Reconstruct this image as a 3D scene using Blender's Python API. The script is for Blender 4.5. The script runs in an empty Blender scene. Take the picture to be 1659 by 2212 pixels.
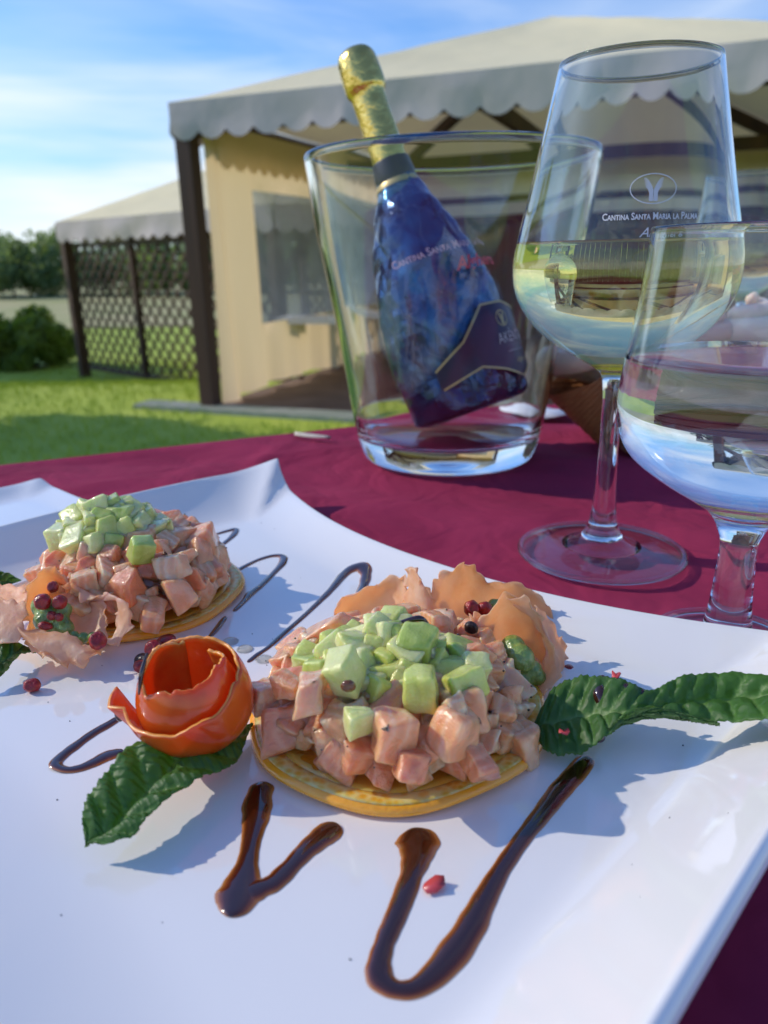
import bpy, bmesh, math, random
from mathutils import Vector, Matrix, noise, Euler
R = random.Random(7)
sc = bpy.context.scene
# ------------------------------------------------------------------ camera
PITCH = math.radians(18.85); ROLL = math.atan2(91, 4774); EYE = .1466
cam_d = bpy.data.cameras.new('camera'); cam = bpy.data.objects.new('camera', cam_d)
sc.collection.objects.link(cam); sc.camera = cam
cp, sp = math.cos(PITCH), math.sin(PITCH); cr, sr = math.cos(ROLL), math.sin(ROLL)
R0, U0, F0 = Vector((1, 0, 0)), Vector((0, sp, cp)), Vector((0, cp, -sp))
rt = R0 * cr - U0 * sr; up = R0 * sr + U0 * cr
cam.matrix_world = Matrix(((rt.x, up.x, -F0.x, 0), (rt.y, up.y, -F0.y, 0), (rt.z, up.z, -F0.z, EYE), (0, 0, 0, 1)))
cam_d.sensor_fit = 'HORIZONTAL'; cam_d.sensor_width = 36; cam_d.lens = 36 * 1630 / 1659
cam_d.clip_start = .01; cam_d.clip_end = 600
cam_d.dof.use_dof = True; cam_d.dof.focus_distance = .255; cam_d.dof.aperture_fstop = 35.4 / 2.0
# ------------------------------------------------------------------ light
SUN_AZ = math.radians(-76); SUN_EL = math.radians(33)
w = bpy.data.worlds.new("World"); sc.world = w; w.use_nodes = True
nt = w.node_tree; nt.nodes.clear()
def N(t, **kw):
    n = nt.nodes.new(t)
    for k, v in kw.items():
        if k.startswith('i_'): n.inputs[k[2:].replace('_', ' ')].default_value = v
        else: setattr(n, k, v)
    return n
def Lk(a, b): nt.links.new(a, b)
sky = N('ShaderNodeTexSky', sky_type='NISHITA', sun_disc=False, sun_elevation=SUN_EL, sun_rotation=SUN_AZ, air_density=1.2, dust_density=.6, ozone_density=2.0)
tint = N('ShaderNodeMix', data_type='RGBA', blend_type='MULTIPLY'); tint.inputs[0].default_value = 1
tint.inputs[7].default_value = (.64, .95, 1.46, 1)
Lk(sky.outputs[0], tint.inputs[6])
tc = N('ShaderNodeTexCoord'); mp = N('ShaderNodeMapping'); mp.inputs['Rotation'].default_value = (0, math.radians(-16), math.radians(20)); mp.inputs['Scale'].default_value = (1.4, 1.6, 6.0)
Lk(tc.outputs['Generated'], mp.inputs[0])
nz = N('ShaderNodeTexNoise'); nz.inputs['Scale'].default_value = 1.5; nz.inputs['Detail'].default_value = 5; nz.inputs['Roughness'].default_value = .52; nz.inputs['Distortion'].default_value = .9
Lk(mp.outputs[0], nz.inputs['Vector'])
cr1 = N('ShaderNodeMapRange'); cr1.inputs[1].default_value = .46; cr1.inputs[2].default_value = .80; cr1.inputs[4].default_value = .55; cr1.interpolation_type = 'SMOOTHSTEP'
Lk(nz.outputs[0], cr1.inputs[0])
sx = N('ShaderNodeSeparateXYZ'); Lk(tc.outputs['Generated'], sx.inputs[0])
lowb = N('ShaderNodeMapRange'); lowb.inputs[1].default_value = .40; lowb.inputs[2].default_value = .02; lowb.inputs[3].default_value = .35; lowb.inputs[4].default_value = 1.3
Lk(sx.outputs[2], lowb.inputs[0])
mul = N('ShaderNodeMath', operation='MULTIPLY'); Lk(cr1.outputs[0], mul.inputs[0]); Lk(lowb.outputs[0], mul.inputs[1])
# pale low cloud bank near the horizon
nz2 = N('ShaderNodeTexNoise'); nz2.inputs['Scale'].default_value = 2.2; nz2.inputs['Detail'].default_value = 4
mp2 = N('ShaderNodeMapping'); mp2.inputs['Scale'].default_value = (1, 1, 7); Lk(tc.outputs['Generated'], mp2.inputs[0]); Lk(mp2.outputs[0], nz2.inputs['Vector'])
bank = N('ShaderNodeMapRange'); bank.inputs[1].default_value = .30; bank.inputs[2].default_value = .09; bank.inputs[3].default_value = 0; bank.inputs[4].default_value = 1.0
Lk(sx.outputs[2], bank.inputs[0])
bm = N('ShaderNodeMapRange'); bm.inputs[1].default_value = .33; bm.inputs[2].default_value = .62; Lk(nz2.outputs[0], bm.inputs[0])
bmul = N('ShaderNodeMath', operation='MULTIPLY'); Lk(bank.outputs[0], bmul.inputs[0]); Lk(bm.outputs[0], bmul.inputs[1])
add = N('ShaderNodeMath', operation='ADD', use_clamp=True); Lk(mul.outputs[0], add.inputs[0]); Lk(bmul.outputs[0], add.inputs[1])
cl = N('ShaderNodeMix', data_type='RGBA'); cl.inputs[7].default_value = (7.4, 8.0, 8.6, 1)
Lk(add.outputs[0], cl.inputs[0]); Lk(tint.outputs[2], cl.inputs[6])
bg = N('ShaderNodeBackground'); bg.inputs[1].default_value = .115
wo = N('ShaderNodeOutputWorld'); Lk(cl.outputs[2], bg.inputs[0]); Lk(bg.outputs[0], wo.inputs[0])
sd = bpy.data.lights.new('sun', 'SUN'); so = bpy.data.objects.new('sun', sd); sc.collection.objects.link(so)
sd.energy = 2.6; sd.angle = math.radians(.6); sd.color = (1, .90, .76)
sdir = Vector((math.sin(SUN_AZ) * math.cos(SUN_EL), math.cos(SUN_AZ) * math.cos(SUN_EL), math.sin(SUN_EL)))
so.rotation_euler = sdir.to_track_quat('Z', 'Y').to_euler()
so.location = sdir * 20
vs = sc.view_settings; vs.view_transform = 'Standard'; vs.look = 'None'; vs.gamma = 1; vs.use_curve_mapping = False; vs.exposure = .2
cy = sc.cycles; cy.max_bounces = 24; cy.transmission_bounces = 20; cy.glossy_bounces = 8; cy.diffuse_bounces = 4; cy.transparent_max_bounces = 24
cy.caustics_reflective = False; cy.caustics_refractive = True; cy.sample_clamp_indirect = 6; cy.use_denoising = True; cy.blur_glossy = .6

# ------------------------------------------------------------------ helpers
def at(px, py, Y=None, z=None):
    """point of the place seen at (px,py) of the 1659x2212 view, at world distance Y or height z"""
    u = px - 829.5; v = 1106 - py
    u2 = cr * u + sr * v; v2 = -sr * u + cr * v
    X = u2; YY = 1630 * cp + v2 * sp; Z = -1630 * sp + v2 * cp
    t = (z - EYE) / Z if Y is None else Y / YY
    return Vector((X * t, YY * t, EYE + Z * t))
def empty(name, loc=(0, 0, 0), **tags):
    o = bpy.data.objects.new(name, None); sc.collection.objects.link(o); o.location = loc; o.empty_display_size = .02
    tagit(o, **tags); return o
def tagit(o, label=None, cat=None, group=None, kind=None):
    if label: o['label'] = label
    if cat: o['category'] = cat
    if group: o['group'] = group
    if kind: o['kind'] = kind
    return o
def mobj(name, verts, faces, mat=None, parent=None, smooth=True, **tags):
    me = bpy.data.meshes.new(name); me.from_pydata([tuple(v) for v in verts], [], faces); me.update()
    if smooth: me.polygons.foreach_set('use_smooth', [True] * len(me.polygons))
    return link(name, me, mat, parent, **tags)
def link(name, me, mat=None, parent=None, **tags):
    if mat:
        for m in (mat if isinstance(mat, (list, tuple)) else [mat]): me.materials.append(m)
    o = bpy.data.objects.new(name, me); sc.collection.objects.link(o)
    if parent is not None:
        o.parent = parent
        o.matrix_parent_inverse = Matrix.Translation(-parent.location) if parent.parent is None else Matrix.Identity(4)
    tagit(o, **tags); return o
def bmobj(name, bm, mat=None, parent=None, smooth=True, **tags):
    me = bpy.data.meshes.new(name); bm.to_mesh(me); bm.free()
    if smooth: me.polygons.foreach_set('use_smooth', [True] * len(me.polygons))
    return link(name, me, mat, parent, **tags)
def grid_faces(nu, nv, wrap=False):
    f = []
    for i in range(nu - 1):
        for j in range(nv if wrap else nv - 1):
            j2 = (j + 1) % nv
            f.append((i * nv + j, i * nv + j2, (i + 1) * nv + j2, (i + 1) * nv + j))
    return f
def lathe(prof, seg=64, c=(0, 0, 0), closed=True):
    """closed profile (r,z) list -> verts, faces; r==0 ends capped by tiny radius"""
    vs_ = []
    for r, z in prof:
        for k in range(seg):
            a = 2 * math.pi * k / seg
            vs_.append((c[0] + max(r, 1e-5) * math.cos(a), c[1] + max(r, 1e-5) * math.sin(a), c[2] + z))
    return vs_, [tuple(reversed(f)) for f in grid_faces(len(prof), seg, True)]
def smooth_prof(pts, n=6):
    out = []
    P = [pts[0]] + list(pts) + [pts[-1]]
    for i in range(1, len(P) - 2):
        for k in range(n):
            t = k / n; p0, p1, p2, p3 = P[i - 1], P[i], P[i + 1], P[i + 2]
            out.append(tuple(.5 * ((2 * p1[d]) + (-p0[d] + p2[d]) * t + (2 * p0[d] - 5 * p1[d] + 4 * p2[d] - p3[d]) * t * t + (-p0[d] + 3 * p1[d] - 3 * p2[d] + p3[d]) * t ** 3) for d in range(len(p1))))
    out.append(tuple(pts[-1])); return out
def fixn(o):
    bm = bmesh.new(); bm.from_mesh(o.data); bmesh.ops.remove_doubles(bm, verts=bm.verts, dist=2e-5); bmesh.ops.recalc_face_normals(bm, faces=bm.faces); bm.to_mesh(o.data); bm.free()
def box(bm, c, s, rot=None):
    m = Matrix.Translation(c) @ (rot.to_matrix().to_4x4() if rot else Matrix.Identity(4)) @ Matrix.Diagonal((s[0], s[1], s[2], 1))
    return bmesh.ops.create_cube(bm, size=1, matrix=m)
def beam(bm, a, b, wd, ht):
    a, b = Vector(a), Vector(b); d = b - a; q = d.to_track_quat('X', 'Z')
    box(bm, (a + b) / 2, (d.length, wd, ht), q)
def tube(path, rad, seg=8):
    vs_, n = [], len(path); path = [Vector(p) for p in path]
    for i, p in enumerate(path):
        t = (path[min(i + 1, n - 1)] - path[max(i - 1, 0)]).normalized(); s = t.orthogonal().normalized() if i == 0 else (s - t * s.dot(t)).normalized()
        b = t.cross(s); r = rad[i] if isinstance(rad, (list, tuple)) else rad
        for k in range(seg):
            a = 2 * math.pi * k / seg; vs_.append(p + s * r * math.cos(a) + b * r * math.sin(a))
    f = grid_faces(n, seg, True); f += [tuple(range(seg - 1, -1, -1)), tuple((n - 1) * seg + k for k in range(seg))]
    return vs_, f

# ------------------------------------------------------------------ materials
def mat(name, col=(.5, .5, .5), rough=.5, **kw):
    m = bpy.data.materials.new(name); m.use_nodes = True; b = m.node_tree.nodes['Principled BSDF']
    b.inputs['Base Color'].default_value = (*col, 1); b.inputs['Roughness'].default_value = rough
    for k, v in kw.items():
        key = {'sss': 'Subsurface Weight', 'sssr': 'Subsurface Radius', 'ssss': 'Subsurface Scale', 'coat': 'Coat Weight', 'coatr': 'Coat Roughness', 'trans': 'Transmission Weight', 'ior': 'IOR', 'metal': 'Metallic', 'sheen': 'Sheen Weight', 'spec': 'Specular IOR Level', 'alpha': 'Alpha'}[k]
        b.inputs[key].default_value = v
    return m
def nodes(m): return m.node_tree, m.node_tree.nodes['Principled BSDF']
def tex(m, kind='Noise', scale=10, coord='Object', **kw):
    t = m.node_tree; n = t.nodes.new('ShaderNodeTex' + kind); n.inputs['Scale'].default_value = scale
    for k, v in kw.items(): n.inputs[k].default_value = v
    c = t.nodes.new('ShaderNodeTexCoord'); t.links.new(c.outputs[coord], n.inputs['Vector']); return n
def ramp(m, src, stops):
    t = m.node_tree; r = t.nodes.new('ShaderNodeValToRGB'); e = r.color_ramp.elements
    while len(e) < len(stops): e.new(.5)
    for k, (p, c) in enumerate(stops): e[k].position = p; e[k].color = (*c, 1)
    t.links.new(src, r.inputs[0]); return r
def colnoise(m, scale, stops, detail=4, coord='Object', out='Fac', rough=.55):
    n = tex(m, 'Noise', scale, coord, Detail=detail, Roughness=rough); r = ramp(m, n.outputs[out], stops); t, b = nodes(m); t.links.new(r.outputs[0], b.inputs['Base Color']); return r
def bump(m, scale, strength, dist=.001, kind='Noise', coord='Object', **kw):
    t, b = nodes(m); n = tex(m, kind, scale, coord, **kw); bp = t.nodes.new('ShaderNodeBump'); bp.inputs['Strength'].default_value = strength; bp.inputs['Distance'].default_value = dist
    t.links.new(n.outputs[0], bp.inputs['Height']); prev = b.inputs['Normal'].links
    if prev: t.links.new(prev[0].from_socket, bp.inputs['Normal'])
    t.links.new(bp.outputs[0], b.inputs['Normal']); t.links.new(bp.outputs[0], b.inputs['Coat Normal']); return bp
def translucent(m, col, fac):
    t, b = nodes(m); tr = t.nodes.new('ShaderNodeBsdfTranslucent'); tr.inputs[0].default_value = (*col, 1); mx = t.nodes.new('ShaderNodeMixShader'); mx.inputs[0].default_value = fac
    o = t.nodes['Material Output']; t.links.new(b.outputs[0], mx.inputs[1]); t.links.new(tr.outputs[0], mx.inputs[2]); t.links.new(mx.outputs[0], o.inputs[0]); return tr
M = {}
M['plate'] = mat('porcelain', (.84, .82, .785), .07, coat=.6, coatr=.03, spec=.6); bump(M['plate'], 9, .25, .0012, Detail=2)
t_, b_ = nodes(M['plate']); sm_ = tex(M['plate'], 'Noise', 28, 'Object', Detail=5, Distortion=1.2); mr_ = t_.nodes.new('ShaderNodeMapRange'); mr_.inputs[1].default_value = .5; mr_.inputs[2].default_value = .75; mr_.inputs[3].default_value = .05; mr_.inputs[4].default_value = .24; t_.links.new(sm_.outputs[0], mr_.inputs[0]); t_.links.new(mr_.outputs[0], b_.inputs['Roughness'])
M['cloth'] = mat('maroon_cloth', (.28, .028, .070), .9, spec=.1)
colnoise(M['cloth'], 14, [(.3, (.25, .022, .062)), (.7, (.33, .033, .084))]); bump(M['cloth'], 16, .9, .006, Detail=3, Distortion=1.2); bump(M['cloth'], 1500, .25, .0003)
M['glass'] = mat('clear_glass', (.985, .99, .99), 0.0, trans=1.0, ior=1.5)
def thin():
    m = mat('thin_glass_foot', (1, 1, 1), 0); t, b = nodes(m); tr_ = t.nodes.new('ShaderNodeBsdfTransparent'); gl = t.nodes.new('ShaderNodeBsdfGlossy'); gl.inputs['Roughness'].default_value = 0; lw = t.nodes.new('ShaderNodeLayerWeight'); lw.inputs[0].default_value = .5; pw = t.nodes.new('ShaderNodeMath'); pw.operation = 'POWER'; pw.inputs[1].default_value = 4.5; t.links.new(lw.outputs['Facing'], pw.inputs[0]); fr = t.nodes.new('ShaderNodeMath'); fr.operation = 'MULTIPLY_ADD'; fr.inputs[1].default_value = .75; fr.inputs[2].default_value = .04; t.links.new(pw.outputs[0], fr.inputs[0]); mx = t.nodes.new('ShaderNodeMixShader')
    tr_.inputs[0].default_value = (.955, .96, .965, 1); t.links.new(fr.outputs[0], mx.inputs[0]); t.links.new(tr_.outputs[0], mx.inputs[1]); t.links.new(gl.outputs[0], mx.inputs[2]); t.links.new(mx.outputs[0], t.nodes['Material Output'].inputs[0]); return m
M['thinglass'] = thin()
M['acrylic'] = mat('clear_acrylic', (.97, .98, .98), .015, trans=1.0, ior=1.49)
M['wine'] = mat('white_wine', (.97, .90, .50), 0.0, trans=1.0, ior=1.34)
M['water'] = mat('still_water', (.99, .995, 1), 0.0, trans=1.0, ior=1.333)
M['etch'] = mat('etched_print', (.66, .66, .70), .6)
def salmon_mat(name, c1, c2):
    m = mat(name, c1, .28, trans=.10, ior=1.38, sss=.9, sssr=(1.0, .45, .25), ssss=.006, coat=1.0, coatr=.06)
    n = tex(m, 'Wave', .8, 'Object', Distortion=7, Detail=3, **{'Detail Scale': 1.2})
    r = ramp(m, n.outputs[0], [(.0, tuple(c * .88 for c in c1)), (.55, c1), (1.0, tuple(a * .55 + b * .45 for a, b in zip(c1, c2)))]); t, b = nodes(m); t.links.new(r.outputs[0], b.inputs['Base Color'])
    bump(m, 2.6, .6, .0016, Detail=2); bump(m, 13, .55, .0005, Detail=3); return m
M['salmon'] = salmon_mat('raw_salmon', (.94, .42, .19), (.97, .62, .40))
M['salmon2'] = salmon_mat('raw_salmon_pale', (.96, .52, .28), (.98, .76, .55))
M['salmon3'] = salmon_mat('raw_salmon_rosy', (.84, .31, .14), (.93, .50, .30))
def cuke_mat(name, c1, c2):
    m = mat(name, c1, .3, trans=.10, ior=1.36, sss=.7, sssr=(.7, 1, .3), ssss=.005, coat=1.0, coatr=.08)
    colnoise(m, 1.6, [(.35, c1), (.7, c2)], 3); bump(m, 3, .4, .0012, Detail=2); bump(m, 14, .5, .0005, Detail=3); return m
M['cuke'] = cuke_mat('cucumber_flesh', (.60, .64, .12), (.76, .78, .26))
M['cuke2'] = cuke_mat('cucumber_pale', (.72, .74, .24), (.86, .86, .42))
M['cuke3'] = cuke_mat('cucumber_deep', (.42, .52, .08), (.60, .68, .20))
M['carrot'] = mat('carrot_ribbon', (.92, .62, .40), .5, sss=.3, sssr=(1, .5, .2), ssss=.003, coat=.25, coatr=.25)
colnoise(M['carrot'], 110, [(.3, (.93, .56, .32)), (.6, (.96, .76, .58))], 5); bump(M['carrot'], 200, .9, .0014, Detail=6); translucent(M['carrot'], (1.0, .66, .36), .55)
M['tomskin'] = mat('tomato_skin', (.70, .075, .012), .16, sss=.5, sssr=(1, .25, .08), ssss=.004, coat=.45, coatr=.06)
colnoise(M['tomskin'], 45, [(.3, (.66, .060, .006)), (.7, (.84, .18, .02))], 3)
M['tomflesh'] = mat('tomato_flesh', (.85, .24, .03), .28, sss=.6, sssr=(1, .4, .1), ssss=.004, coat=.6, coatr=.1)
colnoise(M['tomflesh'], 120, [(.3, (.80, .16, .02)), (.7, (.90, .36, .06))], 4); bump(M['tomflesh'], 300, .5, .0008)
M['tomrim'] = mat('tomato_rim', (.90, .36, .06), .3, sss=.4, ssss=.003, coat=.5)
translucent(M['tomskin'], (.95, .20, .02), .22); translucent(M['tomflesh'], (1.0, .34, .03), .38)
M['pepper'] = mat('pink_peppercorn', (.28, .012, .015), .3, coat=.3, coatr=.1); colnoise(M['pepper'], 1.5, [(.35, (.20, .004, .004)), (.65, (.45, .018, .012))], 3); bump(M['pepper'], 3, .7, .0006, Detail=4)
M['pepperdark'] = mat('dark_peppercorn', (.03, .012, .01), .4); bump(M['pepperdark'], 3, .8, .0006)
M['pesto'] = mat('green_sauce', (.13, .22, .04), .3, sss=.3, ssss=.002, coat=.4); colnoise(M['pesto'], 260, [(.35, (.12, .21, .03)), (.6, (.28, .38, .09))], 5); bump(M['pesto'], 420, .8, .0012)
M['oil'] = mat('oil_drop', (.96, .97, .90), .0, trans=1, ior=1.45)
M['speck'] = mat('ground_black_pepper', (.02, .015, .012), .6)
M['orange_rind'] = mat('orange_rind', (.94, .40, .02), .25, coat=.7, coatr=.1, sss=.4, sssr=(1, .5, .1), ssss=.003); bump(M['orange_rind'], 700, .5, .0005)
def orange_pulp():
    m = mat('orange_pulp', (.86, .42, .03), .3, sss=.7, sssr=(1, .55, .1), ssss=.006, coat=.2, coatr=.2)
    n = tex(m, 'Voronoi', 420, 'Object'); r = ramp(m, n.outputs[0], [(.0, (.84, .32, .02)), (.30, (.94, .44, .04)), (.7, (.98, .66, .22))]); t, b = nodes(m); t.links.new(r.outputs[0], b.inputs['Base Color']); bump(m, 420, .3, .0004, 'Voronoi'); return m
M['orange_pulp'] = orange_pulp()
M['orange_flesh'] = mat('orange_flesh', (.84, .38, .03), .12, sss=.8, sssr=(1, .5, .1), ssss=.006, coat=1, coatr=.04); colnoise(M['orange_flesh'], 130, [(.3, (.90, .38, .03)), (.7, (.96, .52, .08))], 4); bump(M['orange_flesh'], 160, .6, .0008, Detail=3)
def balsamic():
    m = mat('balsamic_glaze', (.02, .008, .004), .09, coat=1, coatr=.02); t, b = nodes(m)
    a = t.nodes.new('ShaderNodeAttribute'); a.attribute_name = 'thin'; r = ramp(m, a.outputs['Fac'], [(.0, (.026, .007, .003)), (.35, (.06, .014, .004)), (.65, (.20, .050, .010)), (1.0, (.50, .20, .05))]); t.links.new(r.outputs[0], b.inputs['Base Color']); return m
M['balsamic'] = balsamic()
def leaf_mat(name, c1, c2, tr):
    m = mat(name, c1, .5); t, b = nodes(m)
    a = t.nodes.new('ShaderNodeAttribute'); a.attribute_name = 'vein'; r = ramp(m, a.outputs['Fac'], [(.0, c1), (.35, c2), (1.0, (c2[0] * 2.2 + .05, c2[1] * 1.5 + .06, c2[2] * 2.2 + .03))]); t.links.new(r.outputs[0], b.inputs['Base Color'])
    bump(m, 330, .7, .0009, 'Voronoi'); bump(m, 900, .4, .0003, Detail=4); translucent(m, tr, .26); return m
M['mint'] = leaf_mat('mint_leaf', (.038, .105, .022), (.070, .165, .036), (.60, .98, .03))
M['gold'] = mat('gold_foil', (.85, .58, .16), .25, metal=1.0); bump(M['gold'], 60, .9, .003, Detail=4); bump(M['gold'], 300, .5, .0008)
def bag_mat():
    m = mat('blue_foil_bag', (.01, .07, .25), .16, metal=.55, coat=.35, coatr=.05); t, b = nodes(m)
    n = tex(m, 'Noise', 26, 'Object', Detail=3, Distortion=1.5); r = ramp(m, n.outputs[0], [(.30, (.004, .018, .06)), (.45, (.003, .060, .17)), (.60, (.005, .10, .24)), (.74, (.06, .05, .09))])
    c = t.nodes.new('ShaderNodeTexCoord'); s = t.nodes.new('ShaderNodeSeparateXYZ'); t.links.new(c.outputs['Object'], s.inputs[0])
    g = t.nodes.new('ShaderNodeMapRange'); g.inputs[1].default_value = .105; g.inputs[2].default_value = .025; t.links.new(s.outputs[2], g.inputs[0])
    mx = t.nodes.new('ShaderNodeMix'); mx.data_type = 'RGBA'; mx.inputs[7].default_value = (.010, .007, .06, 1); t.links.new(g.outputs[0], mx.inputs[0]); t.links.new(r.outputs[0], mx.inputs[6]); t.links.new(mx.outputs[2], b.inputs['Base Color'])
    bump(m, 30, .8, .005, 'Voronoi'); bump(m, 70, .5, .002, Detail=3); return m
M['bag'] = bag_mat()
def cello():
    m = mat('cellophane_glint_lines', (.30, .48, .75), .12, spec=.5); t, b = nodes(m); ns = tex(m, 'Noise', 30, 'Object', Detail=2); vo = t.nodes.new('ShaderNodeTexVoronoi'); vo.feature = 'DISTANCE_TO_EDGE'; vo.inputs['Scale'].default_value = 38
    tc_ = t.nodes.new('ShaderNodeTexCoord'); mx = t.nodes.new('ShaderNodeMix'); mx.data_type = 'VECTOR'; mx.inputs[0].default_value = .07; t.links.new(tc_.outputs['Object'], mx.inputs[4]); t.links.new(ns.outputs['Color'], mx.inputs[5]); t.links.new(mx.outputs[1], vo.inputs['Vector'])
    mr = t.nodes.new('ShaderNodeMapRange'); mr.inputs[1].default_value = 0; mr.inputs[2].default_value = .06; mr.inputs[3].default_value = .13; mr.inputs[4].default_value = .012; t.links.new(vo.outputs['Distance'], mr.inputs[0]); t.links.new(mr.outputs[0], b.inputs['Alpha']); bump(m, 45, .8, .003, 'Voronoi'); return m  # crinkle highlights of the film drawn as denser pale lines along cell edges
M['cello'] = cello()
M['navy'] = mat('navy_label', (.012, .008, .05), .35)
M['goldprint'] = mat('gold_print', (.55, .42, .20), .4, metal=.5)
M['redprint'] = mat('red_print', (.80, .03, .05), .5)
M['roseprint'] = mat('rose_print', (.70, .45, .45), .5)
def canvas(name, col, tr, fac):
    m = mat(name, col, .85); colnoise(m, 1.3, [(.3, tuple(c * .9 for c in col)), (.7, col)], 5); bump(m, 2.2, .5, .05, Detail=3); translucent(m, tr, fac); return m
M['canvas'] = canvas('cream_canvas', (.98, .86, .53), (1.0, .80, .48), .15)
M['valance'] = canvas('shaded_valance_canvas', (.58, .52, .52), (.50, .44, .42), .06)  # cream cloth seen in shade: the grey-purple shade is put into the colour
M['curtain'] = canvas('curtain_canvas', (.74, .64, .47), (.86, .66, .40), .5)
M['lining'] = canvas('brightened_lining', (.90, .74, .54), (.98, .80, .55), .7)  # paler than the curtain, colour raised for light that misses the rear side
def wood(name, c1, c2):
    m = mat(name, c1, .6); n = tex(m, 'Noise', 6, 'Object', Detail=6, Distortion=.6); t, b = nodes(m)
    mpn = t.nodes.new('ShaderNodeMapping'); mpn.inputs['Scale'].default_value = (1, 1, .08); l = n.inputs['Vector'].links[0]; t.links.new(l.from_socket, mpn.inputs[0]); t.links.new(mpn.outputs[0], n.inputs['Vector'])
    r = ramp(m, n.outputs[0], [(.3, c1), (.7, c2)]); t.links.new(r.outputs[0], b.inputs['Base Color']); return m
M['wood'] = wood('dark_stained_wood', (.035, .016, .010), (.085, .036, .020))
M['wood3'] = wood('weathered_board', (.11, .065, .040), (.20, .13, .085))
M['wood2'] = wood('brown_wood', (.10, .032, .014), (.19, .070, .030))
def pvc():
    m = mat('clear_pvc_window', (.60, .63, .68), .25); t, b = nodes(m); tr = t.nodes.new('ShaderNodeBsdfTransparent'); tr.inputs[0].default_value = (.80, .83, .88, 1); mx = t.nodes.new('ShaderNodeMixShader')
    n = tex(m, 'Noise', 1.6, 'Object', Detail=3, Distortion=1.0); mr = t.nodes.new('ShaderNodeMapRange'); mr.inputs[1].default_value = .35; mr.inputs[2].default_value = .7; mr.inputs[3].default_value = .48; mr.inputs[4].default_value = .85; t.links.new(n.outputs[0], mr.inputs[0])
    t.links.new(mr.outputs[0], mx.inputs[0]); t.links.new(tr.outputs[0], mx.inputs[1]); t.links.new(b.outputs[0], mx.inputs[2]); t.links.new(mx.outputs[0], t.nodes['Material Output'].inputs[0]); return m
M['pvc'] = pvc()
M['lawn'] = mat('lawn_grass', (.08, .17, .02), .9)
n_ = colnoise(M['lawn'], 2.2, [(.25, (.24, .34, .03)), (.5, (.40, .50, .05)), (.75, (.52, .58, .09))], 9, rough=.7)
M['field'] = mat('dry_field', (.36, .32, .18), .95); colnoise(M['field'], .5, [(.3, (.34, .36, .12)), (.7, (.50, .42, .20))], 6)
M['kerb'] = mat('weathered_kerb', (.30, .33, .27), .9); colnoise(M['kerb'], 8, [(.3, (.20, .25, .18)), (.7, (.36, .37, .32))], 5)
M['paving'] = mat('brown_paving', (.20, .12, .08), .85); colnoise(M['paving'], 3, [(.3, (.14, .08, .05)), (.7, (.26, .17, .11))], 6)
M['leafA'] = mat('tree_leaves', (.05, .10, .03), .6); colnoise(M['leafA'], .9, [(.3, (.09, .15, .07)), (.7, (.22, .28, .11))], 3); translucent(M['leafA'], (.30, .42, .08), .40)
M['leafB'] = mat('tree_leaves_hazed', (.07, .11, .06), .6); colnoise(M['leafB'], .9, [(.3, (.14, .19, .14)), (.7, (.28, .34, .22))], 3); translucent(M['leafB'], (.32, .42, .14), .40)  # leaf colour lightened to stand in for distance haze
M['leafC'] = mat('bush_leaves', (.04, .09, .015), .6); colnoise(M['leafC'], 3, [(.3, (.06, .12, .02)), (.7, (.26, .32, .05))], 3); translucent(M['leafC'], (.40, .50, .04), .40)
M['bark'] = mat('bark', (.09, .06, .045), .9)
M['cream'] = mat('whipped_cream', (.78, .62, .48), .5, sss=.4, ssss=.01); M['creampink'] = mat('pink_cream', (.55, .36, .30), .5, sss=.4, ssss=.01)
M['wafer'] = mat('waffle_cone', (.42, .17, .06), .6)
M['paper'] = mat('white_paper', (.82, .82, .84), .8)
M['benchtop'] = mat('pale_bench_top', (.80, .76, .66), .5)
M['sliver'] = mat('dry_leaf', (.52, .46, .38), .7)

# ------------------------------------------------------------------ ground
E0 = -1.0
def gz(x, y):
    t = min(1, max(0, (y - 6.6) / 4.5)); t = t * t * (3 - 2 * t)
    z = E0 - .46 * t
    if y > 14: z -= (y - 14) * .006
    return z
def terrain(name, xs, ys, m, dz=0, **tags):
    v = [(x, y, gz(x, y) + dz) for y in ys for x in xs]; f = grid_faces(len(ys), len(xs))
    return mobj(name, v, f, m, **tags)
xs = [-300, -120, -60, -30] + [k * 1.0 for k in range(-20, 21)] + [30, 60, 120, 300]
ys = [-60, -20, -5, 0, 2, 4, 5, 6, 6.6] + [7 + .5 * k for k in range(20)] + [18, 22, 28, 40, 80, 160, 400]
terrain('lawn', xs, ys, M['lawn'], kind='structure')
terrain('dry_field', [-300, -100, -40, -20, 0, 20, 40, 100, 300], [19.5, 24, 30, 40, 70, 130], M['field'], .02, kind='structure')
# grass blades near enough to read as texture
def grass():
    v, f = [], []
    for i in range(26000):
        y = 2.6 + 10 * R.random() ** 1.3; x = -5.2 + 6.5 * R.random()
        if y > 5.4 and x > -1.3: continue
        z = gz(x, y); h = .03 + .035 * R.random(); a = R.random() * 6.28; wv = .006; k = len(v)
        v += [(x - wv * math.cos(a), y - wv * math.sin(a), z), (x + wv * math.cos(a), y + wv * math.sin(a), z), (x + R.uniform(-.02, .02), y + R.uniform(-.02, .02), z + h)]; f.append((k, k + 1, k + 2))
    return mobj('grass', v, f, M['lawn'], smooth=False, label='short mown lawn grass between the table and the canopies', cat='grass', kind='stuff')
grass()

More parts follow.
